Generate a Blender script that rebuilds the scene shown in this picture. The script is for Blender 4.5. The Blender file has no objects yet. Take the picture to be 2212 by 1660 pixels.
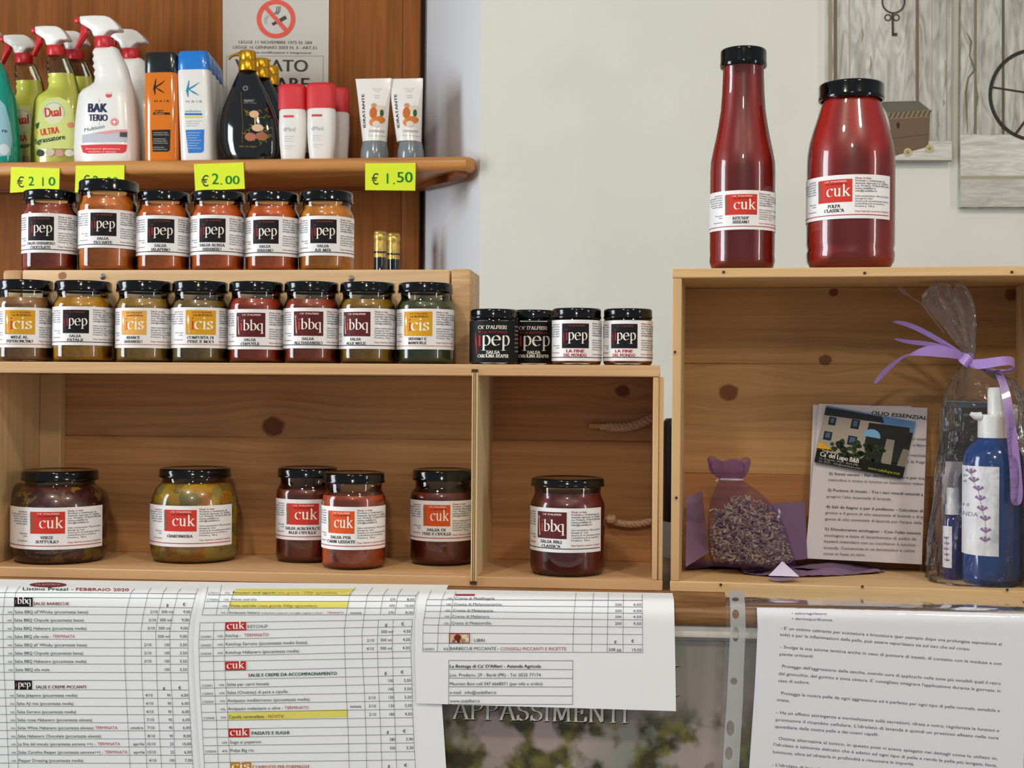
import bpy, bmesh, math, random
from mathutils import Vector, Matrix
from mathutils.geometry import tessellate_polygon

# ------------------------------------------------------------------ camera
R = math.radians
SC = bpy.context.scene
COL = SC.collection
FPX, YAW, DIST, EYE, ROLL = 2900.0, R(8.9), 1.22, 1.5, 0.007
CAM = Vector((0.0, -DIST, EYE))
FWD = Vector((-math.sin(YAW), math.cos(YAW), 0))
R0 = Vector((math.cos(YAW), math.sin(YAW), 0))
U0 = Vector((0, 0, 1))
CR = (R0 + ROLL * U0).normalized()
CU = (U0 - ROLL * R0).normalized()
cam_data = bpy.data.cameras.new('camera')
cam = bpy.data.objects.new('camera', cam_data)
COL.objects.link(cam)
cam_data.sensor_width = 36.0
cam_data.lens = 36.0 * FPX / 2212.0
cam_data.clip_start = 0.05
cam_data.dof.use_dof = True
cam_data.dof.focus_distance = 1.25
cam_data.dof.aperture_fstop = 36
mw = Matrix.Identity(4)
for i in range(3):
    mw[i][0], mw[i][1], mw[i][2], mw[i][3] = CR[i], CU[i], -FWD[i], CAM[i]
cam.matrix_world = mw
SC.camera = cam

# ------------------------------------------------------------------ light
def lin(c):
    return tuple(((v / 255) / 12.92 if v / 255 <= 0.04045 else (((v / 255) + 0.055) / 1.055) ** 2.4) for v in c)

world = bpy.data.worlds.new('world')
SC.world = world
world.use_nodes = True
bg = world.node_tree.nodes['Background']
bg.inputs[0].default_value = (0.86, 0.92, 1.0, 1)
bg.inputs[1].default_value = 0.36

def area(name, loc, target, sx, sy, power, col):
    d = bpy.data.lights.new(name, 'AREA')
    d.shape = 'RECTANGLE'; d.size = sx; d.size_y = sy; d.energy = power; d.color = col
    o = bpy.data.objects.new(name, d); COL.objects.link(o)
    o.location = loc
    o.rotation_euler = (Vector(target) - Vector(loc)).to_track_quat('-Z', 'Y').to_euler()
    return o

area('window_daylight', (-2.7, -0.75, 1.85), (0.2, 0.1, 1.5), 0.75, 1.6, 62, (0.86, 0.94, 1.0))
area('door_daylight', (2.5, -1.3, 1.8), (0, 0.2, 1.5), 0.22, 1.5, 16, (1.0, 0.97, 0.92))
for i, (x, y, z) in enumerate(((-0.6, -1.25, 3.0), (0.75, -1.15, 3.0), (0.05, -2.3, 2.75))):
    d = bpy.data.lights.new('ceiling_bulb', 'POINT')
    d.energy = 46; d.shadow_soft_size = 0.09; d.color = (1.0, 0.88, 0.7)
    o = bpy.data.objects.new('ceiling_bulb', d); COL.objects.link(o); o.location = (x, y, z)

vs = SC.view_settings
vs.view_transform = 'Standard'; vs.look = 'None'; vs.gamma = 1.0; vs.use_curve_mapping = False
vs.exposure = -0.2
SC.cycles.transparent_max_bounces = 24
SC.cycles.caustics_reflective = False
SC.cycles.caustics_refractive = False

# ------------------------------------------------------------------ pixel to place
FRAME = [0.0, Vector((0, 0, 0))]
_W = (CAM.copy(), FWD.copy(), CR.copy(), CU.copy())
def set_frame(b=0.0, pivot=(0, 0, 0)):
    """work in axes turned by b about a pivot: things set a little askew to the room are built square in their own axes"""
    global CAM, FWD, CR, CU
    pv = Vector(pivot); m = Matrix.Rotation(-b, 3, 'Z')
    FRAME[0], FRAME[1] = b, pv
    CAM = pv + m @ (_W[0] - pv)
    FWD, CR, CU = m @ _W[1], m @ _W[2], m @ _W[3]

def to_world(p):
    return FRAME[1] + Matrix.Rotation(FRAME[0], 3, 'Z') @ (Vector(p) - FRAME[1])

FLOC = {}

def ray(px, py):
    return FWD + CR * ((px - 1106.0) / FPX) + CU * ((830.0 - py) / FPX)

def P(px, py, Y):
    """the point of the upright plane y = Y seen at a pixel"""
    d = ray(px, py)
    return CAM + d * ((Y - CAM.y) / d.y)

def PZ(px, py, Z):
    d = ray(px, py)
    return CAM + d * ((Z - CAM.z) / d.z)

def mpp(p):
    """metres per pixel at a point"""
    return (Vector(p) - CAM).dot(FWD) / FPX

# ------------------------------------------------------------------ materials
def newmat(name):
    m = bpy.data.materials.new(name); m.use_nodes = True
    nt = m.node_tree; nt.nodes.clear()
    out = nt.nodes.new('ShaderNodeOutputMaterial')
    return m, nt, out

def plain(name, rgb, rough=0.5, metal=0.0, coat=0.0, noise=0.0, nscale=40.0, bump=0.0, spec=0.5, trans=0.0):
    m, nt, out = newmat(name)
    b = nt.nodes.new('ShaderNodeBsdfPrincipled')
    c = lin(rgb) + (1,)
    b.inputs['Base Color'].default_value = c
    b.inputs['Roughness'].default_value = rough
    b.inputs['Metallic'].default_value = metal
    b.inputs['Coat Weight'].default_value = coat
    b.inputs['Specular IOR Level'].default_value = spec
    if noise or bump:
        tc = nt.nodes.new('ShaderNodeTexCoord')
        n = nt.nodes.new('ShaderNodeTexNoise'); n.inputs['Scale'].default_value = nscale
        n.inputs['Detail'].default_value = 4
        nt.links.new(tc.outputs['Object'], n.inputs['Vector'])
        if noise:
            r = nt.nodes.new('ShaderNodeValToRGB')
            r.color_ramp.elements[0].position = 0.3; r.color_ramp.elements[1].position = 0.72
            r.color_ramp.elements[0].color = tuple(v * (1 - noise) for v in c[:3]) + (1,)
            r.color_ramp.elements[1].color = tuple(min(1, v * (1 + noise)) for v in c[:3]) + (1,)
            nt.links.new(n.outputs['Fac'], r.inputs['Fac'])
            nt.links.new(r.outputs['Color'], b.inputs['Base Color'])
        if bump:
            bp = nt.nodes.new('ShaderNodeBump'); bp.inputs['Strength'].default_value = bump
            bp.inputs['Distance'].default_value = 0.002
            nt.links.new(n.outputs['Fac'], bp.inputs['Height'])
            nt.links.new(bp.outputs['Normal'], b.inputs['Normal'])
    nt.links.new(b.outputs[0], out.inputs[0])
    return m

_ink = {}
def ink(*rgb):
    if rgb not in _ink:
        _ink[rgb] = plain('print_%d_%d_%d' % rgb, rgb, 0.6, spec=0.2)
    return _ink[rgb]

def thin_glass(name, tint=(1, 1, 1), ior=1.45, rough=0.02, haze=0.0, hazecol=(1, 1, 1), bump=0.0, bscale=20.0):
    m, nt, out = newmat(name)
    tr = nt.nodes.new('ShaderNodeBsdfTransparent'); tr.inputs[0].default_value = tuple(tint) + (1,)
    gl = nt.nodes.new('ShaderNodeBsdfGlossy'); gl.inputs['Roughness'].default_value = rough
    gl.inputs[0].default_value = (0.95, 0.95, 0.95, 1)
    fr = nt.nodes.new('ShaderNodeFresnel'); fr.inputs[0].default_value = ior
    mx = nt.nodes.new('ShaderNodeMixShader')
    nt.links.new(fr.outputs[0], mx.inputs[0]); nt.links.new(tr.outputs[0], mx.inputs[1]); nt.links.new(gl.outputs[0], mx.inputs[2])
    last = mx
    if haze:
        df = nt.nodes.new('ShaderNodeBsdfDiffuse'); df.inputs[0].default_value = tuple(hazecol) + (1,)
        m2 = nt.nodes.new('ShaderNodeMixShader'); m2.inputs[0].default_value = haze
        nt.links.new(mx.outputs[0], m2.inputs[1]); nt.links.new(df.outputs[0], m2.inputs[2]); last = m2
    if bump:
        tc = nt.nodes.new('ShaderNodeTexCoord')
        n = nt.nodes.new('ShaderNodeTexNoise'); n.inputs['Scale'].default_value = bscale
        n.inputs['Detail'].default_value = 3; n.inputs['Distortion'].default_value = 1.5
        bp = nt.nodes.new('ShaderNodeBump'); bp.inputs['Strength'].default_value = bump; bp.inputs['Distance'].default_value = 0.01
        nt.links.new(tc.outputs['Object'], n.inputs['Vector']); nt.links.new(n.outputs['Fac'], bp.inputs['Height'])
        nt.links.new(bp.outputs['Normal'], gl.inputs['Normal']); nt.links.new(bp.outputs['Normal'], fr.inputs['Normal'])
    nt.links.new(last.outputs[0], out.inputs[0])
    return m

def sheer(name, rgb, alpha):
    m, nt, out = newmat(name)
    tr = nt.nodes.new('ShaderNodeBsdfTransparent')
    df = nt.nodes.new('ShaderNodeBsdfDiffuse'); df.inputs[0].default_value = lin(rgb) + (1,)
    tl = nt.nodes.new('ShaderNodeBsdfTranslucent'); tl.inputs[0].default_value = lin(rgb) + (1,)
    a = nt.nodes.new('ShaderNodeMixShader'); a.inputs[0].default_value = 0.35
    nt.links.new(df.outputs[0], a.inputs[1]); nt.links.new(tl.outputs[0], a.inputs[2])
    b = nt.nodes.new('ShaderNodeMixShader'); b.inputs[0].default_value = alpha
    nt.links.new(tr.outputs[0], b.inputs[1]); nt.links.new(a.outputs[0], b.inputs[2])
    nt.links.new(b.outputs[0], out.inputs[0])
    return m

def wood(name, light, dark, grain='x', across='z', knots=(), rough=0.55, band=26.0, fine=170.0, coat=0.0, contrast=1.0, seed=0.0, along=1.6, spec=0.35):
    """procedural timber: streaks run along `grain`, rings vary along `across`; knots are (a, c, radius) in object space"""
    m, nt, out = newmat(name)
    N, Lk = nt.nodes.new, nt.links.new
    def math_(op, a, b=None, c=None):
        n = N('ShaderNodeMath'); n.operation = op
        for i, v in enumerate((a, b, c)):
            if v is None: continue
            if isinstance(v, (int, float)): n.inputs[i].default_value = v
            else: Lk(v, n.inputs[i])
        return n.outputs[0]
    tc = N('ShaderNodeTexCoord'); sp = N('ShaderNodeSeparateXYZ'); Lk(tc.outputs['Object'], sp.inputs[0])
    ax = {'x': 0, 'y': 1, 'z': 2}
    other = [k for k in 'xyz' if k not in (grain, across)][0]
    a, c, o = sp.outputs[ax[grain]], sp.outputs[ax[across]], sp.outputs[ax[other]]
    cc = c
    kmask = None
    if knots:
        kt = N('ShaderNodeTexNoise'); kt.inputs['Scale'].default_value = 160; Lk(tc.outputs['Object'], kt.inputs['Vector']); kn_ = kt.outputs['Fac']
    for (ka, kc, kr) in knots:
        da = math_('SUBTRACT', a, ka); dc = math_('SUBTRACT', c, kc)
        d2 = math_('ADD', math_('MULTIPLY', math_('MULTIPLY', da, da), 0.30), math_('MULTIPLY', dc, dc))
        e = math_('EXPONENT', math_('DIVIDE', d2, -(2.6 * kr) ** 2))
        cc = math_('SUBTRACT', cc, math_('MULTIPLY', math_('MULTIPLY', dc, e), 0.75))
        d1 = math_('ADD', math_('MULTIPLY', math_('MULTIPLY', da, da), 0.75), math_('MULTIPLY', dc, dc))
        k = N('ShaderNodeMapRange'); k.interpolation_type = 'SMOOTHSTEP'
        k.inputs[1].default_value = kr * 1.15; k.inputs[2].default_value = kr * 0.75
        k.inputs[3].default_value = 0; k.inputs[4].default_value = 1
        Lk(math_('MULTIPLY_ADD', kn_, kr * .5, math_('SUBTRACT', math_('SQRT', d1), kr * .25)), k.inputs[0])
        kmask = k.outputs[0] if kmask is None else math_('MAXIMUM', kmask, k.outputs[0])
    def streak(fa, fc, off, det):
        cb = N('ShaderNodeCombineXYZ')
        Lk(math_('MULTIPLY', a, fa), cb.inputs[0]); Lk(math_('MULTIPLY', cc, fc), cb.inputs[1])
        Lk(math_('MULTIPLY_ADD', o, 9.0, off + seed), cb.inputs[2])
        n = N('ShaderNodeTexNoise'); n.inputs['Scale'].default_value = 1.0; n.inputs['Detail'].default_value = det
        n.inputs['Distortion'].default_value = 0.35
        Lk(cb.outputs[0], n.inputs['Vector'])
        return n.outputs['Fac']
    s1 = streak(along, band, 3.1, 2.0)
    s2 = streak(along * 2.2, fine, 7.7, 3.0)
    ringv = math_('MULTIPLY_ADD', math_('SINE', math_('MULTIPLY', s1, 44.0)), 0.5, 0.5)
    ring = math_('POWER', ringv, 1.8)
    s3 = streak(along * .8, fine * .3, 1.3, 3.0)
    s2 = math_('MULTIPLY_ADD', s2, 1.9, -0.45)
    mix = math_('ADD', math_('MULTIPLY', ring, 0.28 * contrast), math_('MULTIPLY', s2, 0.62 * contrast))
    mix = math_('ADD', mix, math_('MULTIPLY', s3, 0.55 * contrast))
    mix = math_('SUBTRACT', mix, 0.30 * contrast)
    rp = N('ShaderNodeMix'); rp.data_type = 'RGBA'; rp.clamp_factor = True
    rp.inputs[6].default_value = lin(light) + (1,); rp.inputs[7].default_value = lin(dark) + (1,)
    Lk(mix, rp.inputs[0])
    colr = rp.outputs[2]
    if kmask is not None:
        km = N('ShaderNodeMix'); km.data_type = 'RGBA'
        km.inputs[7].default_value = tuple(v * f_ for v, f_ in zip(lin(dark), (.62, .42, .36))) + (1,)
        Lk(kmask, km.inputs[0]); Lk(colr, km.inputs[6]); colr = km.outputs[2]
    b = N('ShaderNodeBsdfPrincipled')
    Lk(colr, b.inputs['Base Color']); b.inputs['Roughness'].default_value = rough
    b.inputs['Coat Weight'].default_value = coat; b.inputs['Coat Roughness'].default_value = 0.25
    b.inputs['Specular IOR Level'].default_value = spec
    bp = N('ShaderNodeBump'); bp.inputs['Strength'].default_value = 0.12; bp.inputs['Distance'].default_value = 0.0012
    Lk(s2, bp.inputs['Height']); Lk(bp.outputs['Normal'], b.inputs['Normal'])
    Lk(b.outputs[0], out.inputs[0])
    return m

WHITE = plain('label_paper', (236, 236, 238), 0.45)
PAPER = plain('printer_paper', (236, 240, 243), 0.7)
LID = plain('black_lid_enamel', (5, 6, 6), 0.12, coat=0.2, spec=0.35)
GLASS = thin_glass('jar_glass', (0.96, 0.985, 0.97), 1.5, 0.015)
BLACKP, NAVY = ink(22, 22, 26), ink(28, 40, 78)

# ------------------------------------------------------------------ object helpers
def root_of(o):
    while o.parent is not None: o = o.parent
    return o

def tag(o, label=None, cat=None, group=None, kind=None):
    if label: o['label'] = label
    if cat: o['category'] = cat
    if group: o['group'] = group
    if kind: o['kind'] = kind
    return o

def thing(name, label, cat, loc, rz=0.0, group=None):
    o = bpy.data.objects.new(name, None); COL.objects.link(o)
    o.empty_display_size = 0.02
    FLOC[o.name] = Vector(loc)
    o.location = to_world(loc); o.rotation_euler = (0, 0, rz + FRAME[0])
    return tag(o, label, cat, group)

def mk(name, V, F, mats, parent=None, mi=None, smooth=True, sharp=38, local=False, loc=None, recalc=False):
    """one mesh object; V in world metres unless local"""
    me = bpy.data.meshes.new(name)
    off = Vector((0, 0, 0))
    if not local:
        if parent is not None: off = FLOC[root_of(parent).name]
        elif loc is not None: off = Vector(loc)
    V = [(v[0] - off[0], v[1] - off[1], v[2] - off[2]) for v in V]
    me.from_pydata(V, [], F)
    if not isinstance(mats, (list, tuple)): mats = [mats]
    for m in mats: me.materials.append(m)
    if mi: me.polygons.foreach_set('material_index', mi)
    if recalc:
        bm = bmesh.new(); bm.from_mesh(me); bmesh.ops.recalc_face_normals(bm, faces=bm.faces); bm.to_mesh(me); bm.free()
    if smooth:
        me.polygons.foreach_set('use_smooth', [True] * len(me.polygons))
        me.set_sharp_from_angle(angle=R(sharp))
    me.update()
    o = bpy.data.objects.new(name, me); COL.objects.link(o)
    if parent is not None: o.parent = parent
    else:
        o.location = to_world(loc if loc is not None else (0, 0, 0)); o.rotation_euler = (0, 0, FRAME[0])
        FLOC[o.name] = Vector(loc) if loc is not None else Vector((0, 0, 0))
    return o

def bm_lists(bm):
    bm.verts.index_update()
    V = [tuple(v.co) for v in bm.verts]; F = [[v.index for v in f.verts] for f in bm.faces]
    bm.free()
    return V, F

def boxg(x0, x1, y0, y1, z0, z1, bev=0.0, seg=2):
    bm = bmesh.new()
    bmesh.ops.create_cube(bm, size=1.0)
    for v in bm.verts:
        v.co = Vector(((x0 + x1) / 2 + v.co.x * (x1 - x0), (y0 + y1) / 2 + v.co.y * (y1 - y0), (z0 + z1) / 2 + v.co.z * (z1 - z0)))
    if bev:
        bmesh.ops.bevel(bm, geom=list(bm.edges), offset=bev, segments=seg, affect='EDGES', profile=0.5)
    return bm_lists(bm)

def box(name, x0, x1, y0, y1, z0, z1, mat, parent=None, bev=0.0, seg=2, loc=None):
    V, F = boxg(x0, x1, y0, y1, z0, z1, bev, seg)
    return mk(name, V, F, mat, parent, loc=loc)

def lathe(prof, n=44, cx=0.0, cy=0.0, z0=0.0):
    V, F = [], []
    for (r, z) in prof:
        for k in range(n):
            a = 2 * math.pi * k / n
            V.append((cx + r * math.cos(a), cy + r * math.sin(a), z0 + z))
    for i in range(len(prof) - 1):
        for k in range(n):
            k2 = (k + 1) % n
            F.append((i * n + k, i * n + k2, (i + 1) * n + k2, (i + 1) * n + k))
    if prof[0][0] > 1e-6: F.append([k for k in range(n)][::-1])
    if prof[-1][0] > 1e-6: F.append([(len(prof) - 1) * n + k for k in range(n)])
    return V, F

def tube(pts, rad, n=8):
    """round bar along points; rad a number or a list"""
    V, F = [], []
    pts = [Vector(p) for p in pts]
    for i, p in enumerate(pts):
        d = (pts[min(i + 1, len(pts) - 1)] - pts[max(i - 1, 0)]).normalized()
        s = d.cross(Vector((0, 0, 1)))
        if s.length < 1e-3: s = d.cross(Vector((0, 1, 0)))
        s.normalize(); t = s.cross(d)
        r = rad[i] if isinstance(rad, (list, tuple)) else rad
        for k in range(n):
            a = 2 * math.pi * k / n
            V.append(tuple(p + s * (r * math.cos(a)) + t * (r * math.sin(a))))
    for i in range(len(pts) - 1):
        for k in range(n):
            k2 = (k + 1) % n
            F.append((i * n + k, i * n + k2, (i + 1) * n + k2, (i + 1) * n + k))
    F.append(list(range(n))[::-1]); F.append([(len(pts) - 1) * n + k for k in range(n)])
    return V, F

def prism(poly, y0, y1, bev=0.0):
    """polygon [(x, z)] extruded from y0 to y1"""
    bm = bmesh.new()
    a = [bm.verts.new((x, y0, z)) for x, z in poly]; b = [bm.verts.new((x, y1, z)) for x, z in poly]
    n = len(poly)
    bm.faces.new(a); bm.faces.new(b[::-1])
    for i in range(n): bm.faces.new((a[i], b[i], b[(i + 1) % n], a[(i + 1) % n]))
    bmesh.ops.recalc_face_normals(bm, faces=bm.faces)
    if bev: bmesh.ops.bevel(bm, geom=list(bm.edges), offset=bev, segments=2, affect='EDGES', profile=0.5, clamp_overlap=True)
    return bm_lists(bm)

def merge(*parts):
    V, F, mi = [], [], []
    for k, (v, f) in enumerate(parts):
        o = len(V); V += list(v); F += [[i + o for i in q] for q in f]; mi += [k] * len(f)
    return V, F, mi

# ------------------------------------------------------------------ lettering
CHARS = "ABCDEFGHIJKLMNOPQRSTUVWXYZabcdefghijklmnopqrstuvwxyz0123456789.,:;'-()/%&@+!€•àèùòé"
GLYPH = {}
def load_glyphs():
    for res in (1, 3):
        obs = []
        for ch in list(CHARS) + [' ']:
            pair = []
            for body in (ch, '|' + ch + '|'):
                cu = bpy.data.curves.new('glyph', 'FONT'); cu.body = body; cu.resolution_u = res + 1
                o = bpy.data.objects.new('glyph', cu); COL.objects.link(o); pair.append(o)
            obs.append((ch, pair))
        cu = bpy.data.curves.new('glyph', 'FONT'); cu.body = '||'; cu.resolution_u = res
        ref = bpy.data.objects.new('glyph', cu); COL.objects.link(ref)
        dg = bpy.context.evaluated_depsgraph_get(); dg.update()
        def grab(o):
            ev = o.evaluated_get(dg); me = ev.to_mesh()
            V = [(v.co.x, v.co.y) for v in me.vertices] if me else []
            F = [tuple(p.vertices) for p in me.polygons] if me else []
            ev.to_mesh_clear()
            return V, F
        mx = max(v[0] for v in grab(ref)[0])
        tmp = {}
        for ch, (a, b) in obs:
            V, F = grab(a); adv = max(v[0] for v in grab(b)[0]) - mx
            tmp[ch] = (V, F, adv)
        cap = max(v[1] for v in tmp['H'][0])
        GLYPH[res] = {ch: ([(x / cap, y / cap) for x, y in V], F, adv / cap) for ch, (V, F, adv) in tmp.items()}
        for o in [q for _, pr in obs for q in pr] + [ref]:
            c = o.data; bpy.data.objects.remove(o); bpy.data.curves.remove(c)
load_glyphs()

def _L(*p): return [(p[i], p[i + 1]) for i in range(0, len(p), 2)]
def _E(cx, cy, rx, ry, a0, a1, n=14):
    return [(cx + rx * math.cos(R(a0 + (a1 - a0) * i / n)), cy + ry * math.sin(R(a0 + (a1 - a0) * i / n))) for i in range(n + 1)]
def _sf(x, y, w=.13): return _L(x - w, y, x + w, y)
_ST = _L(.13, 0, .13, 1)
SERIF = {
 'A': (.76, [_L(.05, 0, .36, 1), _L(.36, 1, .68, 0), _L(.17, .36, .55, .36), _sf(.05, 0, .1), _sf(.68, 0)]),
 'B': (.70, [_ST, _L(0, 1, .3, 1), _E(.3, .76, .25, .24, 90, -90), _L(.13, .52, .3, .52), _E(.32, .26, .29, .26, 90, -90), _L(0, 0, .32, 0)]),
 'C': (.74, [_E(.4, .5, .37, .5, 48, 312), _L(.66, .7, .66, 1)]),
 'D': (.80, [_ST, _L(0, 1, .34, 1), _E(.34, .5, .38, .5, 90, -90), _L(0, 0, .34, 0)]),
 'E': (.68, [_ST, _L(0, 1, .58, 1), _L(.13, .52, .42, .52), _L(0, 0, .6, 0), _L(.57, 1, .57, .76), _L(.6, 0, .62, .26), _L(.42, .4, .42, .64)]),
 'F': (.62, [_ST, _L(0, 1, .58, 1), _L(.13, .52, .42, .52), _sf(.13, 0), _L(.57, 1, .57, .76), _L(.42, .4, .42, .64)]),
 'G': (.80, [_E(.4, .5, .37, .5, 48, 320), _L(.66, .7, .66, 1), _L(.68, .42, .68, .08), _L(.52, .42, .78, .42)]),
 'H': (.82, [_ST, _L(.66, 0, .66, 1), _L(.13, .5, .66, .5), _sf(.13, 0), _sf(.13, 1), _sf(.66, 0), _sf(.66, 1)]),
 'I': (.32, [_ST, _sf(.13, 0), _sf(.13, 1)]),
 'J': (.42, [_L(.26, 1, .26, .15), _E(.12, .15, .14, .15, 0, -150), _sf(.26, 1)]),
 'K': (.76, [_ST, _L(.64, 1, .13, .4), _L(.28, .56, .66, 0), _sf(.13, 0), _sf(.13, 1), _sf(.66, 0), _sf(.62, 1, .1)]),
 'L': (.62, [_ST, _L(0, 0, .56, 0), _L(.56, 0, .6, .28), _sf(.13, 1)]),
 'M': (.96, [_L(.12, 0, .15, 1), _L(.15, 1, .46, .05), _L(.46, .05, .77, 1), _L(.8, 0, .77, 1), _sf(.12, 0, .1), _sf(.8, 0)]),
 'N': (.80, [_L(.12, 0, .12, 1), _L(.12, 1, .66, 0), _L(.66, 0, .66, 1), _sf(.12, 0, .1), _sf(.66, 1, .1), _L(0, 1, .12, 1)]),
 'O': (.82, [_E(.4, .5, .38, .5, 0, 360, 22)]),
 'P': (.66, [_ST, _L(0, 1, .3, 1), _E(.3, .74, .27, .26, 90, -90), _L(.13, .48, .3, .48), _sf(.13, 0)]),
 'Q': (.84, [_E(.4, .5, .38, .5, 0, 360, 22), _L(.42, .18, .8, -.16)]),
 'R': (.74, [_ST, _L(0, 1, .3, 1), _E(.3, .74, .27, .26, 90, -90), _L(.13, .48, .3, .48), _sf(.13, 0), _L(.34, .48, .64, 0), _sf(.66, 0, .08)]),
 'S': (.60, [_E(.29, .75, .22, .25, 35, 270, 10) + _E(.29, .25, .24, .25, 90, -145, 10), _L(.48, .72, .48, 1), _L(.06, 0, .06, .28)]),
 'T': (.70, [_L(.34, 0, .34, 1), _L(.03, 1, .65, 1), _L(.03, 1, .01, .75), _L(.65, 1, .67, .75), _sf(.34, 0, .14)]),
 'U': (.78, [_L(.13, 1, .13, .3), _E(.38, .3, .25, .3, 180, 360), _L(.63, .3, .63, 1), _sf(.13, 1), _sf(.63, 1, .1)]),
 'V': (.74, [_L(.05, 1, .36, 0), _L(.36, 0, .68, 1), _sf(.05, 1), _sf(.68, 1, .1)]),
 'X': (.72, [_L(.05, 1, .64, 0), _L(.64, 1, .05, 0), _sf(.05, 0, .1), _sf(.64, 0, .1)]),
 'Z': (.66, [_L(.05, 1, .58, 1), _L(.58, 1, .04, 0), _L(.04, 0, .6, 0), _L(.05, 1, .05, .8), _L(.6, 0, .6, .2)]),
 'Ò': (.82, [_E(.4, .5, .38, .5, 0, 360, 22)]),
 'p': (.62, [_L(.14, .66, .14, -.3), _L(0, .62, .14, .66), _E(.31, .33, .25, .33, 132, -132), _sf(.14, -.3)]),
 'e': (.58, [_E(.3, .33, .26, .33, 5, 318), _L(.05, .37, .55, .37)]),
 'b': (.62, [_L(.14, 1, .14, 0), _L(0, .98, .14, 1), _E(.31, .33, .26, .33, 132, -132)]),
 'q': (.62, [_E(.3, .33, .26, .33, 48, 312), _L(.48, .66, .48, -.3), _sf(.48, -.3)]),
 'c': (.54, [_E(.31, .33, .27, .33, 48, 312), _L(.48, .5, .49, .6)]),
 'u': (.66, [_L(.14, .66, .14, .2), _E(.3, .2, .16, .2, 180, 345), _L(.5, .66, .5, 0), _L(0, .66, .14, .66), _L(.38, .66, .5, .66), _L(.5, 0, .62, 0)]),
 'k': (.66, [_L(.14, 1, .14, 0), _L(0, 0, .26, 0), _L(.52, .62, .14, .26), _L(.26, .38, .56, 0), _L(.44, 0, .66, 0), _L(.4, .65, .62, .65), _L(0, .98, .14, 1)]),
 'i': (.30, [_L(.14, .66, .14, 0), _L(0, .64, .14, .66), _sf(.14, 0), _L(.14, .84, .14, .96)]),
 's': (.46, [_E(.22, .5, .16, .16, 35, 270, 8) + _E(.22, .165, .18, .165, 90, -145, 8), _L(.37, .48, .37, .66), _L(.04, 0, .04, .18)]),
 "'": (.22, [_L(.1, 1, .08, .72)]),
 '-': (.4, [_L(.04, .4, .3, .4)]), '.': (.26, [_L(.1, 0, .1, .1)]), ' ': (.34, []),
}

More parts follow.
